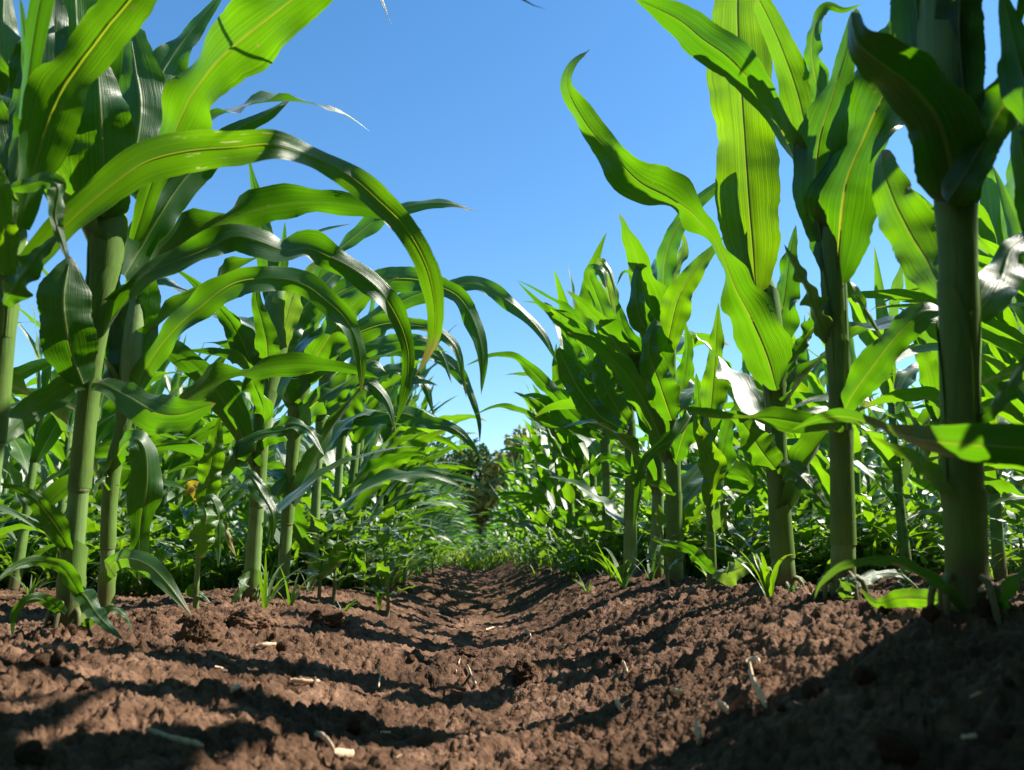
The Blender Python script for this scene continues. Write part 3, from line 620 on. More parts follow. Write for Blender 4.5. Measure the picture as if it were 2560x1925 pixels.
# ---- two more of the left row, arching over the furrow's middle
h = Hero("corn plant of the left row whose thin blade arches past the furrow's middle", [(776, 1494, 2.0, 28), (784, 1380, 2.0, 25), (792, 1200, 2.0, 22), (802, 1060, 2.0, 22), (818, 950, 2.0, 34), (835, 860, 2.0, 34), (848, 780, 2.0, 22)])
h.leaf([(835, 880), (900, 815), (980, 765), (1060, 730), (1136, 714), (1190, 710), (1242, 735), (1302, 778), (1355, 835), (1398, 915)], 48, (40, 30, 20, 30, 10), .6, .12, 3, n=64, wl=(.5, .8, 1, 1, .95, .85, .7, .5, .0))
h.leaf([(812, 1000), (850, 1020), (895, 990), (935, 960), (975, 935)], 66, (20, 10, 40), .7, .12)
h.leaf([(822, 930), (880, 870), (960, 860), (1040, 850), (1100, 880), (1130, 960)], 50, (40, 20, 30), .7, .12, 3)
h.leaf([(840, 850), (850, 760), (862, 690), (880, 640)], 46, (10, 40), 1.0)
h.fill(5, .08, .5, 821)
h = Hero("corn plant of the left row with a pale sheen on its level blade, farther along", [(832, 1482, 2.3, 25), (838, 1380, 2.3, 22), (846, 1200, 2.3, 20), (856, 1080, 2.3, 20), (872, 980, 2.3, 30), (890, 900, 2.3, 28), (900, 840, 2.3, 16)])
h.leaf([(862, 1060), (900, 1050), (1000, 1034), (1062, 1053), (1130, 1070), (1177, 1108), (1203, 1152)], 52, (40, 20, 10, 20), .6, .12, 3)
h.leaf([(885, 920), (950, 880), (1020, 870), (1100, 895), (1160, 950), (1195, 1040), (1200, 1110)], 44, (40, 20, 20), .6, .12, 3)
h.leaf([(880, 950), (940, 930), (1010, 925), (1060, 960), (1085, 1040)], 46, (40, 20), .7, .12)
h.fill(5, .08, .5, 822)

# ---- right: nearest thick stalk
h = Hero("thickest and nearest corn stalk on the right, dark with a bright rim", [(2420, 1535, .56, 92), (2415, 1400, .56, 85), (2408, 1200, .56, 81), (2402, 1000, .56, 80), (2399, 800, .56, 80), (2394, 620, .56, 77), (2388, 490, .56, 84), (2376, 300, .56, 125), (2370, 120, .56, 145), (2372, -60, .57, 140), (2376, -350, .57, 90), (2380, -700, .57, 50)]); R_NEAR = h; h.roots(2)
h.leaf([(2392, 520, .55), (2378, 410, .54), (2345, 300, .53), (2285, 220, .525), (2210, 160, .52), (2150, 110, .52), (2128, 30, .52)], 160, (15, 0, 10, 40, 60), .7, .10, 2, wl=(.7, 1, 1, .95, .85, .7, .3))
h.leaf([(2350, 430, .55), (2330, 290, .55), (2310, 150, .56), (2290, 0, .57), (2270, -100, .58)], 130, (0, 10), 1.1, .05, 2, wl=(.6, 1, 1, 1, .9))
h.leaf([(2420, 330, .54), (2405, 180, .54), (2398, 60, .54), (2405, -90, .54)], 110, (0, -10), 1.1, .04, 2, wl=(.6, 1, 1, .9))
h.leaf([(2370, 505, .54), (2405, 452, .53), (2450, 375, .53), (2500, 280, .53), (2570, 190, .53), (2650, 130, .53)], 112, (20, 5, -15, 10), .8, .10, 2, wl=(.75, .75, .85, 1, 1, .8))
h.leaf([(2352, 720, .57), (2318, 650, .6), (2280, 590, .61), (2240, 510, .62), (2212, 430, .63), (2205, 375, .64)], 128, (20, 5, 0, 20, 40), .8, .12, 2, wl=(.5, .8, 1, .9, .65, .3), label="torn corn leaf with a ragged tip")
h.leaf([(2440, 790, .57), (2475, 740, .58), (2505, 690, .6), (2530, 620, .62), (2590, 570, .64)], 105, (10, 0, 20), .7, .08, 2)
h.leaf([(2445, 1050, .55), (2480, 1022, .54), (2520, 970, .53), (2570, 905, .52), (2640, 850, .5)], 55, (40, 50), .9)
h.leaf([(2372, 1238, .55), (2322, 1178, .56), (2272, 1138, .57), (2225, 1115, .58), (2180, 1092, .59)], 48, (20, 30), .8, m=M_YOUNG)
h.leaf([(2410, 1535, .55), (2362, 1470, .545), (2294, 1432, .54), (2235, 1402, .54), (2165, 1402, .54), (2100, 1420, .55), (2052, 1460, .56), (2036, 1498, .57)], 42, (30, 50, 30, 20), .7, .10, 3, m=M_PALE)
h.leaf([(2372, 1512, .58), (2320, 1498, .6), (2250, 1496, .62), (2190, 1508, .64), (2150, 1470, .66)], 50, (10, 0, 20), .5, .05, m=M_YOUNG, sheath=False)
h.leaf([(2470, 1540, .55), (2500, 1500, .54), (2540, 1448, .53), (2600, 1400, .52)], 46, (20, 30), .8, sheath=False)

# ---- near plant right of the frame, one blurred blade in front
h = Hero("corn plant cut by the photo's right edge, one blade lying level before the thick stalk", [(2800, 1640, .46, 104), (2790, 1300, .46, 100), (2780, 1000, .46, 95), (2770, 600, .46, 90), (2760, 200, .46, 100), (2750, -200, .46, 90), (2750, -700, .46, 60)]); R_EDGE = h
h.leaf([(2770, 1160, .45), (2680, 1130, .44), (2570, 1120, .43), (2450, 1112, .44), (2360, 1105, .46), (2283, 1092, .49), (2200, 1066, .53), (2110, 1040, .57), (2040, 1050, .6), (1970, 1080, .62)], 100, (50, 30, 20, 35, 65, 60, 30, 50), .6, .05, 2, wl=(.6, .9, 1, .95, .8, .5, .45, .55, .4, 0), n=70)
h.leaf([(2765, 500, .46), (2700, 380, .47), (2640, 300, .48), (2570, 220, .5), (2530, 80, .52), (2500, -40, .53)], 150, (0, 10, 0), .6, .08)
h.leaf([(2770, 820, .46), (2700, 720, .5), (2620, 560, .53), (2560, 400, .55), (2545, 230, .57)], 130, (0, 10), .6, .10)
h.leaf([(2765, 300, .46), (2720, 100, .47), (2600, -20, .5), (2560, 10, .52), (2540, 90, .53)], 110, (0, 30), .6, .1)

# ---- second on the right
h = Hero("corn stalk standing just left of the thickest one on the right", [(2106, 1505, .78, 66), (2108, 1370, .78, 57), (2105, 1200, .78, 50), (2101, 1040, .78, 46), (2093, 870, .78, 46), (2086, 740, .78, 50), (2080, 640, .78, 46), (2072, 560, .78, 30), (2066, 500, .78, 8)])
h.leaf([(2090, 705, .77), (2098, 610, .77), (2106, 520, .76), (2122, 440, .76), (2155, 362, .76), (2195, 270, .76), (2248, 175, .77), (2290, 90, .78)], 178, (0, 0, 10, 35, 5, 0, 20), .8, .10, 2, wl=(.35, .9, 1, .75, .8, .95, .8, .4))
h.leaf([(2052, 600, .78), (2038, 480, .78), (2050, 350, .78), (2085, 235, .78), (2118, 120, .79), (2140, 20, .8)], 122, (0, 5, 35, 20), .9, .06, 2, wl=(.5, .95, 1, .7, .4, .2))
h.leaf([(2050, 560, .8), (2005, 430, .8), (1950, 310, .8), (1892, 220, .8), (1830, 150, .8), (1760, 100, .81), (1690, 45, .82), (1578, -8, .83)], 112, (50, 60, 65, 30, 0, 5, 20), .7, .08, 2, wl=(.5, .6, .7, .75, 1, .85, .6, 0))
h.leaf([(2045, 500, .8), (2012, 310, .82), (1985, 205, .83), (1940, 85, .84), (1893, -12, .85)], 82, (10, 0, 15), .8, .05, 2, m=M_YOUNG, wl=(.5, 1, 1, .8, .5))
h.leaf([(2110, 1030, .77), (2130, 990, .76), (2172, 930, .75), (2238, 845, .74), (2300, 785, .74), (2360, 778, .74)], 82, (10, 0, 15, 40), .7, .10, 2, wl=(.5, .85, 1, .9, .9, .5))
h.leaf([(2100, 1085, .77), (2070, 1062, .75), (2000, 1055, .74), (1920, 1042, .73), (1846, 1043, .72), (1771, 1033, .72), (1690, 1014, .72)], 62, (40, 20, 10, 70, 50, 30), .7, .06, 2, wl=(.5, .9, 1, .9, .5, .55, .05))
h.leaf([(2068, 860, .78), (2040, 780, .77), (2020, 720, .76), (1985, 660, .76), (1960, 610, .76)], 66, (30, 50, 40), 1.0, .16, 3, m=M_PALE)
h.leaf([(2078, 800, .78), (2030, 820, .8), (1990, 890, .8), (1960, 960, .8)], 45, (50, 30), .9)
h.leaf([(2130, 1500, .79), (2150, 1457, .8), (2194, 1436, .82), (2250, 1436, .83), (2308, 1482, .84)], 30, (20, 40), .7, sheath=False)
h.leaf([(2122, 1502, .76), (2112, 1478, .755), (2122, 1455, .75), (2140, 1445, .75)], 40, (20, 20), .7, m=M_PALE, wl=(.7, 1, 1, .6), sheath=False)
h.leaf([(2088, 640, .8), (2130, 720, .84), (2180, 800, .86), (2205, 850, .87)], 40, (40, 40), .9)
h.leaf([(2060, 300, .8), (2030, 120, .82), (2060, 20, .83), (2110, 25, .83), (2155, 10, .82)], 60, (20, 50, 10), .8, .1)
h.leaf([(2082, 420, .79), (2170, 200, .82), (2240, 60, .84), (2260, -60, .85)], 110, (10, 10), .8, .1)

h.roots(4)

# ---- third on the right, with the tall upright blade
h = Hero("corn plant with the tall broad upright bright blade, right of the furrow", [(1962, 1500, 1.0, 66), (1955, 1370, 1.0, 54), (1946, 1220, 1.0, 46), (1940, 1080, 1.0, 44), (1937, 980, 1.0, 48), (1925, 860, 1.0, 62), (1905, 740, 1.0, 66), (1888, 640, 1.0, 50), (1870, 400, 1.0, 26)])
h.leaf([(1890, 740, .98), (1882, 620, .98), (1872, 500, .98), (1862, 350, .985), (1852, 200, .99), (1845, 60, 1.0), (1845, -60, 1.01)], 158, (0, 0, 0, 5, 10), .55, .05, 2.5, m=M_YOUNG, wl=(.35, .9, .98, .85, 1, .9, .7), n=70)
h.leaf([(1942, 975, .96), (1918, 890, .93), (1882, 800, .92), (1838, 715, .91), (1795, 610, .91), (1735, 535, .91), (1673, 492, .91), (1600, 455, .91), (1540, 395, .91), (1470, 315, .91), (1420, 220, .91), (1430, 160, .91), (1476, 123, .91)], 140, (0, 0, 20, 35, 42, 48, 25, 5, 0, 20, 45, 60), .7, .16, 4.2, n=84, wl=(.35, .95, .95, .75, .55, .36, .55, .80, .62, .48, .38, .30, .08))
h.leaf([(1952, 975, 1.0), (1985, 900, 1.02), (2010, 850, 1.03), (2025, 790, 1.04)], 60, (30, 40), 1.0)
h.leaf([(1900, 560, 1.02), (1875, 380, 1.03), (1880, 180, 1.05), (1872, 40, 1.06), (1860, -40, 1.06)], 55, (50, 70, 60), .9)
h.leaf([(1928, 900, 1.02), (1960, 760, 1.03), (1975, 640, 1.04), (1990, 560, 1.05)], 80, (20, 30), .9)
h.leaf([(1945, 1165, .98), (1975, 1170, .96), (2010, 1200, .94), (2045, 1240, .93), (2085, 1290, .93)], 66, (30, 20), .7, .08)
h.leaf([(1940, 1172, .98), (1900, 1120, .96), (1868, 1070, .95), (1840, 1040, .95), (1800, 1030, .95)], 88, (10, 0, 30), .7, .10)
h.leaf([(1958, 1492, .97), (1980, 1478, .96), (2010, 1478, .95), (2045, 1500, .95)], 24, (20, 30), .7, sheath=False)

h.fill(3, .10, .3, 815, (.2, .3)); h.roots(5)

# ---- thin one
h = Hero("thin young corn plant between thicker stalks right of the furrow", [(1781, 1480, 1.2, 22), (1778, 1370, 1.2, 19), (1775, 1240, 1.2, 17), (1772, 1120, 1.2, 26), (1765, 1020, 1.21, 22)])
h.leaf([(1768, 1265, 1.19), (1782, 1205, 1.18), (1776, 1140, 1.18), (1745, 1075, 1.18), (1738, 1030, 1.18)], 66, (10, 0, 30), .7, m=M_YOUNG, wl=(.4, .9, 1, .5, .1))
h.leaf([(1783, 1435, 1.18), (1750, 1398, 1.15), (1712, 1368, 1.13), (1665, 1358, 1.12), (1627, 1346, 1.11)], 40, (30, 15), .7, .12)
h.leaf([(1785, 1430, 1.19), (1820, 1432, 1.16), (1865, 1412, 1.14), (1915, 1362, 1.13)], 60, (50, 15, 10), .7, .1, m=M_PALE)
h.leaf([(1775, 1250, 1.2), (1800, 1150, 1.2), (1830, 1040, 1.2), (1880, 960, 1.2)], 60, (20, 30), .8)
h.leaf([(1770, 1100, 1.2), (1785, 950, 1.2), (1792, 830, 1.2), (1796, 755, 1.2)], 66, (10, 20), .9, m=M_YOUNG)
h.leaf([(1775, 1330, 1.2), (1800, 1280, 1.18), (1812, 1250, 1.17), (1806, 1340, 1.17)], 40, (30, 20), .8, m=M_PALE)

# ---- more of the right row
h = Hero("corn stalk with a drooping twisted dark blade, right row behind the thin young plant", [(1687, 1480, 1.42, 46), (1686, 1350, 1.42, 39), (1683, 1180, 1.42, 32), (1676, 1050, 1.42, 32), (1666, 950, 1.42, 44), (1660, 850, 1.42, 50), (1656, 750, 1.42, 34)])
h.leaf([(1668, 850, 1.4), (1660, 740, 1.4), (1664, 650, 1.4), (1690, 575, 1.4), (1740, 508, 1.4), (1815, 448, 1.4)], 60, (20, 40, 20, 30), .8, .08, wl=(.5, .9, 1, .8, .6, .4))
h.leaf([(1665, 880, 1.36), (1695, 750, 1.34), (1735, 680, 1.33), (1780, 625, 1.33), (1810, 590, 1.33)], 76, (5, 0, 30), .7, .06, m=M_YOUNG)
h.leaf([(1690, 1065, 1.4), (1727, 1036, 1.36), (1690, 1090, 1.33), (1640, 1122, 1.32), (1608, 1165, 1.31), (1596, 1235, 1.31), (1583, 1325, 1.31)], 48, (40, 60, 30, 10), .8, .1, sheath=False)
h.leaf([(1672, 950, 1.38), (1640, 860, 1.36), (1600, 790, 1.35), (1590, 700, 1.35), (1610, 640, 1.35)], 74, (10, 20), .8, .12)
h.leaf([(1680, 1050, 1.38), (1650, 960, 1.35), (1622, 870, 1.34), (1640, 790, 1.34)], 84, (0, 20), .8, .1)
h.leaf([(1690, 1150, 1.4), (1712, 1080, 1.38), (1745, 1010, 1.37), (1740, 930, 1.37)], 60, (20, 30), .8)
h.leaf([(1685, 1240, 1.4), (1647, 1214, 1.36), (1578, 1194, 1.34), (1500, 1180, 1.33)], 34, (50, 30), .7)
h.leaf([(1660, 820, 1.44), (1680, 700, 1.46), (1710, 620, 1.47), (1700, 560, 1.47)], 50, (30, 40), 1.0, m=M_PALE)

h.fill(5, .12, .55, 816, (.24, .36))
h = Hero("corn plant with a long slender spike leaning left, right of the furrow", [(1640, 1472, 1.6, 40), (1642, 1350, 1.6, 33), (1645, 1200, 1.6, 28), (1640, 1060, 1.6, 28), (1630, 950, 1.6, 40), (1625, 850, 1.6, 36)])
h.leaf([(1628, 880, 1.6), (1612, 770, 1.6), (1588, 680, 1.6), (1570, 580, 1.6)], 52, (0, 15), .9, .04, 2, wl=(.9, 1, .7, .04))
h.leaf([(1632, 930, 1.58), (1660, 850, 1.58), (1655, 770, 1.58), (1570, 680, 1.58), (1540, 715, 1.58)], 39, (30, 40), .9)
h.leaf([(1636, 1000, 1.57), (1605, 900, 1.55), (1560, 820, 1.54), (1540, 740, 1.54)], 64, (0, 20), .8, .12)
h.leaf([(1640, 1100, 1.57), (1610, 1040, 1.55), (1580, 980, 1.54), (1540, 950, 1.54), (1510, 990, 1.54)], 50, (20, 30), .8, .1)
h.leaf([(1640, 1050, 1.6), (1700, 980, 1.6), (1720, 880, 1.6), (1712, 800, 1.6)], 55, (20, 30), .8, .1)

h.fill(5, .10, .5, 817, (.24, .36))
h = Hero("corn plant whose topmost blade folds over at the tip, right of the furrow", [(1575, 1452, 1.9, 36), (1576, 1320, 1.9, 32), (1577, 1180, 1.9, 26), (1572, 1050, 1.9, 26), (1558, 940, 1.9, 38), (1540, 860, 1.9, 34)])
h.leaf([(1545, 900, 1.86), (1518, 810, 1.85), (1492, 735, 1.85), (1475, 690, 1.85), (1480, 672, 1.84), (1505, 680, 1.83), (1515, 720, 1.83)], 59, (0, 5, 20, 40), .6, .06, wl=(.7, 1, .9, .75, .6, .5, .2))
h.leaf([(1545, 860, 1.9), (1520, 720, 1.9), (1500, 655, 1.9), (1525, 680, 1.88), (1542, 745, 1.87)], 39, (20, 30), .8, m=M_PALE)
h.leaf([(1560, 960, 1.87), (1500, 880, 1.84), (1450, 840, 1.82), (1380, 790, 1.8), (1290, 700, 1.79)], 39, (30, 45), .8, .12)
h.leaf([(1560, 950, 1.87), (1490, 850, 1.86), (1420, 790, 1.85), (1350, 760, 1.84), (1300, 752, 1.84)], 25, (30, 45), .8, .1)
h.leaf([(1568, 1080, 1.86), (1500, 1040, 1.84), (1449, 975, 1.82), (1412, 905, 1.81), (1395, 870, 1.8)], 66, (5, 0, 20), .7, .12, wl=(.5, .8, 1, .9, .3))
h.leaf([(1568, 1000, 1.88), (1590, 900, 1.88), (1640, 840, 1.88), (1680, 830, 1.88)], 50, (20, 30), .8)
h.leaf([(1572, 1060, 1.87), (1530, 1000, 1.85), (1500, 920, 1.84), (1510, 840, 1.84)], 69, (0, 20), .8)
h.leaf([(1576, 1180, 1.88), (1540, 1150, 1.86), (1500, 1150, 1.85), (1450, 1190, 1.84)], 34, (30, 40), .8)

h.fill(4, .10, .5, 808, (.2, .32))
h = Hero("corn plant with a blade arching left over the far furrow, right row", [(1516, 1457, 2.2, 40), (1517, 1340, 2.2, 28), (1517, 1200, 2.2, 22), (1510, 1080, 2.2, 22), (1498, 990, 2.2, 34), (1488, 930, 2.2, 30)])
h.leaf([(1505, 1080, 2.16), (1450, 1050, 2.12), (1385, 985, 2.1), (1335, 930, 2.08), (1288, 892, 2.07), (1225, 890, 2.06), (1160, 916, 2.05)], 42, (10, 20, 10, 40, 50), .7, .12, 3)
h.leaf([(1490, 970, 2.2), (1440, 890, 2.18), (1412, 830, 2.17), (1400, 790, 2.17)], 52, (0, 20), .8)
h.leaf([(1498, 990, 2.2), (1470, 880, 2.2), (1440, 790, 2.2), (1350, 730, 2.2), (1290, 698, 2.2)], 25, (30, 40), .8)
h.leaf([(1510, 1100, 2.16), (1460, 1080, 2.13), (1365, 1056, 2.1), (1297, 1022, 2.09), (1240, 1016, 2.08), (1180, 1040, 2.07)], 29, (30, 40), .7)
h.leaf([(1505, 1060, 2.2), (1545, 960, 2.2), (1560, 870, 2.2), (1560, 800, 2.2)], 50, (10, 30), .9)


h.fill(4, .10, .5, 819, (.2, .32))


print("base ready")
# ------------------------------------------------------------------ corn rows: individuals, nearest and largest first
used = []
LIMIT = 300
def row_positions():
    rg = random.Random(5); out = []
    for side, x0 in ((-1, -0.43), (1, 0.335)):
        for k in range(0, 26):
            x = x0 + side * 0.75 * k
            y = (2.5 if side < 0 else 2.35) if k == 0 else 0.55 + rg.uniform(0, .15)
            while y < 34:
                xx = x + rg.uniform(-.035, .035); yy = y
                out.append((side, k, xx, yy, rg.randint(0, 13), (rg.uniform(-0.5, 0.5) if side < 0 or k else rg.uniform(0.8, 2.3)) + rg.choice([0, math.pi]), rg.uniform(0.84, 1.12) * (.93 if side > 0 and k == 0 else 1)))
                y += rg.uniform(0.125, 0.20) if yy < 9 else rg.uniform(0.2, 0.32)
    return out
allp = row_positions()
def inview(p):
    side, k, x, y = p[:4]
    rr = CM.T @ np.array([x, y, 0.35]); dz = -rr[2]
    return dz > 0.2 and abs(rr[0] / dz) < 0.70 + 0.25 / dz
vis = [p for p in allp if inview(p)]
vis.sort(key=lambda p: p[3] + 1.3 * abs(p[1]))
near, far = vis[:LIMIT - 18], vis[LIMIT - 18:]
NFULL = 70
protos = []
def build_proto(seed):
    st, lv, shs, nds = grow_plant(seed)
    ms = [("stalk", mesh("stalk", *st), M_STALK)]
    rg = random.Random(seed + 500); lm = []
    for i, l in enumerate(lv):
        q = rg.random(); m = M_YOUNG if q < .08 else (M_PALE if q < .14 else M_FIELD)
        me = mesh("leaf", *l); me.materials.append(m); lm.append(me)
    sm = []
    for s in shs:
        me = mesh("sheath", *s); me.materials.append(M_SHEATH); sm.append(me)
    nm = []
    for s in nds:
        me = mesh("node", *s); me.materials.append(M_NODE); nm.append(me)
    ms[0][1].materials.append(M_STALK)
    return ms[0][1], lm, sm, nm
def build_single(seed):
    st, lv, shs, nds = grow_plant(seed, 16, 5, 8)
    V, F, U = merge([st] + lv); me = mesh("corn_plant", V, F, U)
    me.materials.append(M_STALK); me.materials.append(M_FIELD)
    mi = np.ones(len(F), int); mi[:len(st[1])] = 0; me.polygons.foreach_set("material_index", mi.astype(np.int32)); return me
PROTO = [build_proto(100 + i) for i in range(14)]
SINGLE = [build_single(100 + i) for i in range(14)]
def rowlabel(side, k, y, dist_full):
    s = "left" if side < 0 else "right"
    if k == 0:
        where = "first row %s of the furrow" % s
        far_ = "just beyond the foreground stalks" if y < 3.2 else ("in mid distance" if y < 5.5 else "near the furrow's far end")
        return "green corn plant in the %s, %s" % (where, far_), "corn plants in the %s, %s" % (where, far_)
    nth = {1: "second row", 2: "third row"}.get(k, "back rows")
    far_ = "near the camera" if y < 2.4 else ("in mid distance" if y < 4.5 else "far from the camera")
    return "green corn plant in the %s on the %s, %s" % (nth, s, far_), "corn plants in the %s on the %s, %s" % (nth, s, far_)
for i, (side, k, x, y, pi_, rz, sc) in enumerate(near):
    lab, grp = rowlabel(side, k, y, i < NFULL); z = gz(x, y)
    if i < NFULL:
        t = thing("corn_plant", lab, "corn plant", (x, y, z), grp); t.rotation_euler = (rnd.uniform(-.04, .04), rnd.uniform(-.06, .06), rz); t.scale = (sc, sc, sc)
        st, lm, sm, nm = PROTO[pi_]
        link("stalk", st, None, t)
        for j, l in enumerate(lm):
            lo = link("leaf", l, None, t)
            if j < len(sm): link("sheath", sm[j], None, lo)
        for n_ in nm[::2]: link("node", n_, None, t)
    else:
        t = link("corn_plant", SINGLE[pi_], None, None, (x, y, z)); tag(t, lab, "corn plant", grp)
        t.rotation_euler = (rnd.uniform(-.04, .04), rnd.uniform(-.06, .06), rz); t.scale = (sc, sc, sc)
# plants beside and behind the camera: they throw the shade on the near soil
SH = random.Random(3)
def frame_share(pi_, x, y, rz, sc=1.0):
    """how many of a plant's points fall inside the picture"""
    n = 0; c, s = math.cos(rz), math.sin(rz); z = gz(x, y)
    for l in PROTO[pi_][1]:
        a = np.empty(len(l.vertices) * 3); l.vertices.foreach_get("co", a); a = a.reshape(-1, 3)[::3]
        W = np.stack([a[:, 0] * c - a[:, 1] * s + x, a[:, 0] * s + a[:, 1] * c + y, a[:, 2] + z], 1) - CAMP
        q = W @ CM; d = -q[:, 2]; d = np.where(d < .05, 9e9, d); px = 1280 + FPX * q[:, 0] / d; py = 962.5 - FPX * q[:, 1] / d
        n += int(np.sum((d < 9e8) & (px > -10) & (px < 2570) & (py > -10) & (py < 1935)))
    return n
def points_in_frame(W):
    q = (W - CAMP) @ CM; d = -q[:, 2]; d = np.where(d < .05, 9e9, d); px = 1280 + FPX * q[:, 0] / d; py = 962.5 - FPX * q[:, 1] / d
    return int(np.sum((d < 9e8) & (px > -12) & (px < 2572) & (py > -12) & (py < 1937)))
def overhead(root, bx, by, bz, ax, z0, z1, n, seed, spread):
    """upper leaves of a plant that stands too near to be seen whole; those that would hang into the picture are left off"""
    rg = random.Random(seed); made = 0
    for i in range(n * 5):
        if made >= n: break
        hh = z0 + (z1 - z0) * (made + .5) / n; f = made / n
        az = rg.choice([math.pi, 0]) * (1 if rg.random() < .55 else 0) + rg.uniform(-spread, spread) + (math.pi if rg.random() < .35 else 0)
        v, fc, uu = grow_leaf(rg, 0, az, rg.uniform(.36, .54), rg.uniform(.070, .092), rg.uniform(.35, .8), rg.uniform(.3, 1.5), rg.uniform(-1, 1), rg.uniform(.4, 1), 30, 7, .006, rg.uniform(-.5, .5))
        o_ = ax(hh); v = v + o_
        if points_in_frame(v + np.array([bx, by, bz])): continue
        link("leaf", mesh("leaf", v, fc, uu), M_LEAF, root); made += 1
for i, (side, x, y) in enumerate(((1, .405, .43), (1, .375, .35), (1, .33, .27), (1, .34, .18), (1, .33, .08), (1, .34, -.08), (1, .33, -.24), (1, 1.09, .40), (1, 1.08, .2), (1, 1.1, 0), (-1, -.46, .26))):
    z = gz(x, y); t = thing("corn_plant", "corn plant beside the camera, outside the picture, %s of the furrow" % ("right" if side > 0 else "left"), "corn plant", (x, y, z), "corn plants beside the camera")
    zz = np.linspace(-.03, .66, 20); st = tube(np.stack([0 * zz, 0 * zz, zz], 1), np.interp(zz, [-.03, .66], [.0145, .007]), 12)
    link("stalk", mesh("stalk", *st), M_STALK, t)
    overhead(t, x, y, z, lambda h_: np.array([0, 0, h_]), .06, .68, 16, 40 + i, 1.5)
for hero, s_ in ((R_NEAR, 71), (R_EDGE, 72)):
    def ax_(h_, hero=hero):
        k = int(np.argmin(np.abs(hero.A[:, 2] - hero.base[2] - h_))); return hero.A[k, :3] - hero.base
    overhead(hero.root, hero.base[0], hero.base[1], hero.base[2], ax_, .44, .76, 8, s_, 1.8)
# the rest of the field: too many to count
low = [grow_plant(100 + i, 9, 3, 6) for i in range(14)]
lowm = []
for st, lv, _, _ in low:
    V, F, U = merge([st] + lv); lowm.append((V, F, U, len(st[1])))
VV, FF, UU, MI, kk = [], [], [], [], 0
fr_ = random.Random(21); around = []
for side, x0 in ((-1, -0.43), (1, 0.335)):          # the same field goes on beside and behind the camera
    for k in range(0, 6):
        y = -4.0
        while y < 3.2:
            y += fr_.uniform(.15, .24); x = x0 + side * .75 * k + fr_.uniform(-.03, .03)
            if k == 0 and y > -.42: continue
            if k > 0 and abs(x) < .85 * y + .35: continue
            around.append((side, k, x, y, fr_.randint(0, 13), fr_.uniform(0, 6.28), fr_.uniform(.85, 1.12)))
for side, k, x, y, pi_, rz, sc in far + around:
    V, F, U, ns_ = lowm[pi_]; c, s = math.cos(rz), math.sin(rz)
    W = V * sc; W = np.stack([W[:, 0] * c - W[:, 1] * s, W[:, 0] * s + W[:, 1] * c, W[:, 2]], 1) + [x, y, gz(x, y)]
    VV.append(W); FF.append(F + kk); UU.append(U); kk += len(V); q = np.ones(len(F), int); q[:ns_] = 0; MI.append(q)
me = mesh("distant_corn", np.vstack(VV), np.vstack(FF), np.vstack(UU)); me.materials.append(M_STALK); me.materials.append(M_FIELD)
me.polygons.foreach_set("material_index", np.concatenate(MI).astype(np.int32))
dc = link("distant_corn", me, None); tag(dc, "dense mass of distant corn filling the field behind the rows", "corn field"); dc["kind"] = "stuff"

# ------------------------------------------------------------------ weeds
def flat_leaf(rg, L, W, az, e0, droop, n=9, m=5):
    v, f, uu = grow_leaf(rg, 0, az, L, W, e0, droop, rg.uniform(-.5, .5), rg.uniform(.3, .8), n, m, 0.001, rg.uniform(-.3, .3), 1.2)
    return v, f, uu
def broad_weed(seed, h=0.14):
    rg = random.Random(seed); n = rg.randint(4, 6); zz = np.linspace(-.01, h, 8)
    b = rg.uniform(-.02, .02); stem = tube(np.stack([b * (zz / h) ** 2, 0 * zz, zz], 1), np.linspace(.0042, .0018, 8) * (h / .14) ** .5, 8); lv = []
    for i in range(n):
        z = h * (0.30 + 0.70 * i / (n - 1)); a = i * 1.57 + rg.uniform(-.3, .3)
        for k in range(2):
            L = h * rg.uniform(.35, .58) * (1.1 - .35 * i / n); v, f, uu = flat_leaf(rg, L, L * rg.uniform(.36, .5), a + k * math.pi, rg.uniform(.7, 1.2), rg.uniform(.1, .8), 11, 7)
            w = v.copy(); w += [b * (z / h) ** 2, 0, z]; lv.append((w, f, uu))
    return stem, lv
def grass_blades(seed, h=0.10):
    rg = random.Random(seed); lv = []
    for i in range(rg.randint(5, 9)):
        lv.append(flat_leaf(rg, h * rg.uniform(.6, 1.2), h * .055, rg.uniform(0, 6.28), rg.uniform(.1, .6), rg.uniform(.3, 1.7), 9, 3))
    return lv
def put_weed(x, y, seed, h, label, group=None, m=None, rz=0):
    st, lv = broad_weed(seed, h); t = thing("broadleaf_weed", label, "weed", (x, y, gz(x, y)), group); t.rotation_euler.z = rz
    link("stem", mesh("stem", *st), M_STEM, t)
    for l in lv: link("leaf", mesh("leaf", *l), m or M_WEED, t)
    return t
p = hit(834, 1500); put_weed(p[0], p[1], 1, .15, "broadleaf weed with drooping leaves standing at the left furrow edge, nearer of two")
p = hit(970, 1540); put_weed(p[0], p[1], 2, .15, "broadleaf weed on a bare thin stem at the left furrow edge, farther into the furrow")
p = hit(1010, 1465); put_weed(p[0], p[1] , 7, .22, "tall weed with yellow-green top leaves leaning into the furrow from the left", m=M_YOUNG)
p = hit(1640, 1470); put_weed(p[0] + .02, p[1], 4, .11, "pale spotted weed seedling at the foot of the right corn row", m=M_PALE)
p = hit(2300, 1440); put_weed(p[0], p[1] + .5, 5, .30, "tall leafy weed seen between the two thickest right stalks")
def put_grass(x, y, seed, h, label, group=None, m=None):
    v = merge(grass_blades(seed, h)); o = link("grass_seedling", mesh("grass_seedling", *v), m or M_WEED, None, (x, y, gz(x, y))); tag(o, label, "grass", group); return o
p = hit(662, 1520); put_grass(p[0], p[1], 31, .13, "bright grass seedling at the foot of the spiked corn plant", m=M_YOUNG)
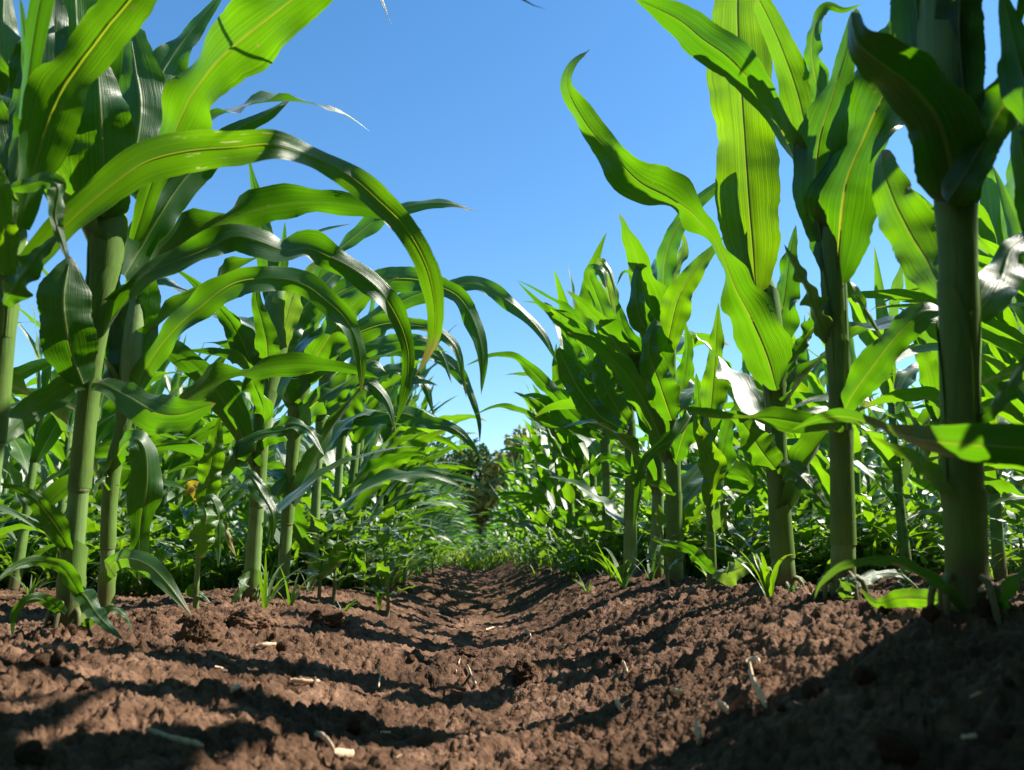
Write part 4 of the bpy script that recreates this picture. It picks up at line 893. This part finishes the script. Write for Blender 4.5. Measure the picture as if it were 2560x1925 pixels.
p = hit(1560, 1470); put_grass(p[0], p[1], 32, .15, "slender grass seedling at the foot of the right corn row", m=M_YOUNG)
p = hit(1925, 1490); put_grass(p[0], p[1], 33, .12, "grass seedling beside the plant with the upright bright blade", m=M_YOUNG)
p = hit(75, 1490); put_grass(p[0], p[1], 34, .09, "grass seedling left of the sunlit pale stalk")
WM = []
for i in range(8):
    st, lv = broad_weed(200 + i, .13); V, F, U = merge([st] + lv); me = mesh("weed", V, F, U); me.materials.append(M_STEM); me.materials.append(M_WEED)
    q = np.ones(len(F), np.int32); q[:len(st[1])] = 0; me.polygons.foreach_set("material_index", q); WM.append(me)
GM = []
for i in range(6):
    me = mesh("grass_seedling", *merge(grass_blades(300 + i, .10))); me.materials.append(M_WEED if i % 2 else M_YOUNG); GM.append(me)
wr = random.Random(77); cnt = 0
for side, x0 in ((-1, -.43), (1, .335)):
    for i in range(110):
        y = 1.5 + 4.6 * (i / 110) ** 1.3 + wr.uniform(-.05, .05); k = wr.choice([0, 0, 0, 1, 1, 2]); 
        x = x0 + side * .75 * k + wr.gauss(0, .10) - side * .02
        if k == 0 and abs(x) < .2: continue
        s = "left" if side < 0 else "right"; z = gz(x, y)
        if wr.random() < .4:
            o = link("broadleaf_weed", wr.choice(WM), None, None, (x, y, z)); tag(o, "small broadleaf weed among the corn stalks on the %s" % s, "weed", "small broadleaf weeds on the %s" % s)
        else:
            o = link("grass_seedling", wr.choice(GM), None, None, (x, y, z)); tag(o, "small grass seedling among the corn stalks on the %s" % s, "grass", "small grass seedlings on the %s" % s)
        o.rotation_euler.z = wr.uniform(0, 6.28); q = wr.uniform(.5, 1.15); o.scale = (q, q, q)
# weed cover over the rest of the rows and closing the furrow far away
wl_ = []
for i in range(6):
    st, lv = broad_weed(400 + i, .13); wl_.append(merge([l for l in lv]))
for i in range(4): wl_.append(merge(grass_blades(500 + i, .12)))
BK = {}
for i in range(11000):
    y = 2.2 + 20 * wr.random() ** 1.7; 
    if i < 900: y = wr.uniform(7.5, 20); x = -.04 + wr.uniform(-.42, .42)
    else:
        x = wr.uniform(-.75, .75) * y
        near_row = (min(abs(x + .43), abs(x - .335)) if abs(x) < .6 else 0)
        if abs(x) < .26 and y < 7.5: continue
    V, F, U = wl_[wr.randint(6, 9) if i < 900 or wr.random() < .62 else wr.randint(0, 5)]; a = wr.uniform(0, 6.28); c, s = math.cos(a), math.sin(a); q = wr.uniform(.5, 1.5) * (1.55 if i < 900 else 1.7 if y > 8 else 1.15)
    W = np.stack([V[:, 0] * c - V[:, 1] * s, V[:, 0] * s + V[:, 1] * c, V[:, 2]], 1) * q + [x, y, gz(x, y)]
    BK.setdefault('far' if i < 900 else 'row', []).append((W, F, U))
fg = link("furrow_grass", mesh("furrow_grass", *merge(BK['far'])), M_FARGRASS); tag(fg, "bright yellow-green grass closing the far end of the furrow", "grass"); fg["kind"] = "stuff"
gw = link("ground_weeds", mesh("ground_weeds", *merge(BK['row'])), M_WEED); tag(gw, "low weeds and grass covering the soil between the corn rows", "weeds"); gw["kind"] = "stuff"

# ------------------------------------------------------------------ soil clods
def clod(seed, r, flat=.7):
    rg = random.Random(seed); n, m = (60, 90) if r < .5 else (26, 36); th = np.linspace(0.02, math.pi - .02, n)[:, None]; ph = np.linspace(0, 2 * math.pi, m, endpoint=False)[None, :]
    D = np.stack([np.sin(th) * np.cos(ph), np.sin(th) * np.sin(ph), np.cos(th) + 0 * ph], -1); o = rg.uniform(0, 90)
    def tri(f, s): return (vnoise(D[..., 0] * f + o, D[..., 1] * f, s) + vnoise(D[..., 1] * f + o, D[..., 2] * f, s + 1) + vnoise(D[..., 2] * f, D[..., 0] * f + o, s + 2)) / 1.7
    k = 1 + .26 * tri(1.7, 1) + .16 * (.4 - np.abs(tri(4.0, 2))) + .13 * (.4 - np.abs(tri(8.5, 3))) + .09 * (.4 - np.abs(tri(18, 4))) + .04 * tri(36, 5)
    V = D * k[..., None] * r * np.array([1, rg.uniform(.75, 1.1), flat]); F = grid_faces(n, m, True)
    return mesh("soil_clod", V.reshape(-1, 3), F, None)
def put_clod(px, py, r, seed, label, flat=.7, group=None):
    p = hit(px, py); o = link("soil_clod", clod(seed, r, flat), M_SOIL, None, (p[0], p[1], p[2] + r * .2)); o.rotation_euler = (rnd.uniform(-.2, .2), rnd.uniform(-.2, .2), rnd.uniform(0, 6)); tag(o, label, "clod", group)
put_clod(625, 1572, .029, 1, "largest rounded soil clod at the foot of the spiked corn plant", .62)
put_clod(502, 1605, .017, 2, "upright dark soil clod left of the largest clod", 1.1)
put_clod(1172, 1640, .016, 3, "flat angular soil clod in the middle of the furrow", .5)
put_clod(1312, 1685, .014, 4, "dark shaded soil clod right of the furrow's middle", .9)
put_clod(815, 1560, .026, 6, "low soil clod between the two broadleaf weeds and the largest clod", .6)
cm = [clod(50 + i, 1.0, .75) for i in range(6)]
for me in cm: me.materials.append(M_SOIL)
cr = random.Random(9)
for i in range(44):
    px, py = cr.uniform(0, 2560), 1530 + 390 * cr.random() ** 1.2
    if 900 < px < 1500 and cr.random() < .75: continue
    p = hit(px, py); r = cr.uniform(.003, .008)
    o = link("soil_clod", cr.choice(cm), None, None, (p[0], p[1], p[2] + r * .05)); o.scale = (r, r, r); o.rotation_euler = (cr.uniform(0, 6), cr.uniform(0, 6), cr.uniform(0, 6))
    tag(o, "small loose crumb of brown soil on the %s" % ("left bank of the furrow" if px < 900 else "furrow bottom" if px < 1500 else "right bank of the furrow"), "clod", "loose soil crumbs on the %s" % ("left bank" if px < 900 else "furrow bottom" if px < 1500 else "right bank"))

# ------------------------------------------------------------------ straw and twigs
def straw(pts, w, label, m=None, lift=.003, flat=.4, name="straw_piece", group=None, bend=0):
    q = [hit(*p) + [0, 0, lift] for p in pts]; q = np.array(q); c = catmull(q, 14); b = c[0].copy()
    rg = random.Random(int(pts[0][0])); r = w * .46 * (1 + .22 * np.array([rg.uniform(-1, 1) for _ in range(14)])); r[0] *= .6; r[-1] *= .5
    d = np.linalg.norm(c[-1] - c[0]); c[:, 2] += bend * np.sin(np.linspace(0, math.pi, 14)) * d
    v, f, uu = tube(c - b, r, 8, flat=flat); o = link(name, mesh(name, v, f, uu), m or M_STRAW, None, b); tag(o, label, "straw" if name == "straw_piece" else "twig", group)
straw([(726, 1710), (765, 1713), (800, 1716)], .0045, "straight pale straw lying level left of the furrow's middle")
straw([(946, 1735), (950, 1705), (942, 1690)], .0045, "short pale upright straw stub left of the furrow's middle", lift=.006)
straw([(1140, 1690), (1147, 1665), (1152, 1650)], .0045, "thin crooked straw below the flat angular clod")
straw([(1190, 1722), (1178, 1695), (1168, 1672)], .0055, "thick crooked straw beside the flat angular clod")
straw([(1876, 1692), (1885, 1740), (1905, 1780), (1917, 1805)], .007, "bright blurred straw stick on the right bank, brightest of all", lift=.008)
straw([(1868, 1690), (1890, 1686), (1900, 1692)], .006, "short end piece across the bright blurred straw stick", lift=.009)
straw([(1742, 1845), (1748, 1865), (1752, 1885)], .010, "pale blurred chip of straw low on the right bank", lift=.006)
straw([(1858, 1632), (1890, 1618), (1922, 1604)], .0035, "grey-brown straw leaning on a clod on the right bank", M_TWIG, lift=.006)
straw([(1082, 1484), (1110, 1500), (1145, 1525), (1172, 1561)], .004, "thin dark twig lying down the left side of the furrow", M_TWIG, name="twig")
straw([(524, 1636), (555, 1658), (590, 1682)], .006, "dark shaded twig on the left bank", M_TWIG, name="twig")
straw([(362, 1838), (420, 1858), (506, 1879)], .004, "long blurred straw in the shade at lower left")
straw([(836, 1893), (800, 1872), (786, 1848)], .0045, "curved straw at the bottom edge left of centre", bend=.1)
straw([(836, 1893), (868, 1898), (884, 1902)], .005, "fat end of straw at the bottom edge left of centre")
straw([(640, 1628), (665, 1622), (690, 1618)], .005, "pale straw chip on the sunlit left bank")
straw([(575, 1742), (595, 1744), (612, 1746)], .005, "flat pale straw in the sunlit patch at lower left")
straw([(1310, 1580), (1320, 1588), (1326, 1598)], .008, "pale crumpled husk scrap on the right side of the furrow")
straw([(1265, 1552), (1285, 1549), (1300, 1553)], .005, "pale chip across the right side of the furrow, below the far weeds")
straw([(1555, 1668), (1562, 1682), (1568, 1698)], .007, "pale straw chip where the right bank begins")
straw([(1540, 1768), (1550, 1778), (1556, 1784)], .007, "small pale chip at the lower edge of the right bank")
straw([(1260, 1570), (1235, 1573), (1215, 1580)], .0035, "thin straw near the crumpled husk scrap")
straw([(1115, 1725), (1140, 1730), (1165, 1734)], .0045, "brown straw in the shade below the two crooked straws", M_TWIG)
straw([(1795, 1772), (1812, 1785), (1822, 1800)], .006, "reddish straw chip left of the bright blurred stick")
straw([(1680, 1738), (1698, 1752), (1712, 1745)], .004, "small hooked straw on the right bank", bend=.2)
straw([(2470, 1540), (2462, 1528), (2450, 1520)], .008, "orange-white dry scrap at the foot of the thickest right stalk", lift=.012)
sr = random.Random(4)
for i in range(22):
    px, py = sr.uniform(60, 2500), 1500 + 420 * sr.random()
    a = sr.uniform(-.6, .6); l = sr.uniform(8, 26) * (1 + (py - 1500) / 500)
    zone = "left bank" if px < 900 else "furrow bottom" if px < 1500 else "right bank"
    try: straw([(px, py), (px + l * math.cos(a), py + .35 * l * math.sin(a) + 1)], sr.uniform(.0012, .003), "tiny scrap of straw on the %s" % zone, sr.choice([M_STRAW, M_STRAW, M_TWIG]), group="tiny straw scraps on the %s" % zone, lift=.002)
    except Exception: pass

# ------------------------------------------------------------------ trees beyond the field
def tree_meshes(seed, H):
    rg = np.random.RandomState(seed); z = np.linspace(-.3, H * .75, 12)
    tr = [tube(np.stack([.04 * H * np.sin(z / H * 3), .02 * H * np.cos(z / H * 4), z], 1), np.interp(z, [-.3, H], [.035 * H, .008 * H]), 8)]
    cl = []
    for i in range(17):
        a = rg.uniform(0, 6.28); zc = H * rg.uniform(.12, .9); rad = H * .34 * math.sin(min(1, (1.08 - zc / H) * 1.5) * 1.4) * rg.uniform(.35, 1)
        c = np.array([rad * math.cos(a), rad * math.sin(a), zc]); cl.append((c, H * rg.uniform(.10, .19)))
        p0 = np.array([0, 0, zc * .6]); tr.append(tube(np.linspace(p0, c, 5), np.linspace(.007 * H, .002 * H, 5), 6))
    n = 4600; V = np.zeros((n, 4, 3)); U = np.tile(np.array([[.1, 0], [.4, 0], [.4, .5], [.1, .5]]), (n, 1, 1))
    for i in range(n):
        c, r = cl[rg.randint(len(cl))]; d = rg.normal(size=3); d /= np.linalg.norm(d); p = c + d * r * rg.uniform(.35, 1.08) * np.array([1.15, 1.15, .85])
        a = rg.normal(size=3); a /= np.linalg.norm(a); b = np.cross(a, rg.normal(size=3)); b /= np.linalg.norm(b); s = H * rg.uniform(.017, .034)
        V[i] = [p - a * s, p + b * s * .6, p + a * s, p - b * s * .6]
    return merge(tr), (V.reshape(-1, 3), np.arange(4 * n).reshape(n, 4), U.reshape(-1, 2))
TM = []
for i in range(4):
    a, b = tree_meshes(60 + i, 7.0); m1 = mesh("trunk", *a); m1.materials.append(M_BARK); m2 = mesh("crown", *b, smooth=False); m2.materials.append(M_CROWN2 if i == 1 else M_CROWN); TM.append((m1, m2))
tr_ = random.Random(8)
spots = [(x, tr_.uniform(46, 60)) for x in np.r_[np.arange(-44, -9, 2.5), np.arange(-8, 6, 1.3), np.arange(6.5, 46, 2.5)]]
for i, (x, y) in enumerate(spots):
    x += tr_.uniform(-1, 1); k = 1 if abs(x + 3.5) < 2 else tr_.randint(0, 3); s = tr_.uniform(1.0, 1.4) * (1.12 if x < -9 else (.98 if x < 5 else 1))
    side = "left of the furrow's end" if x < -8 else "right of the furrow's end" if x > 4 else "at the furrow's end"
    t = thing("tree", "%s tree on the field's far edge %s" % ("yellowish green" if k == 1 else "green", side), "tree", (x, y, gz(x, y) - .2), "%s trees on the far edge, %s" % ("yellowish" if k == 1 else "green", side))
    t.rotation_euler.z = tr_.uniform(0, 6); t.scale = (s, s, s)
    link("trunk", TM[k][0], None, t); link("crown", TM[k][1], None, t)
print("scene ready", len(bpy.data.objects))
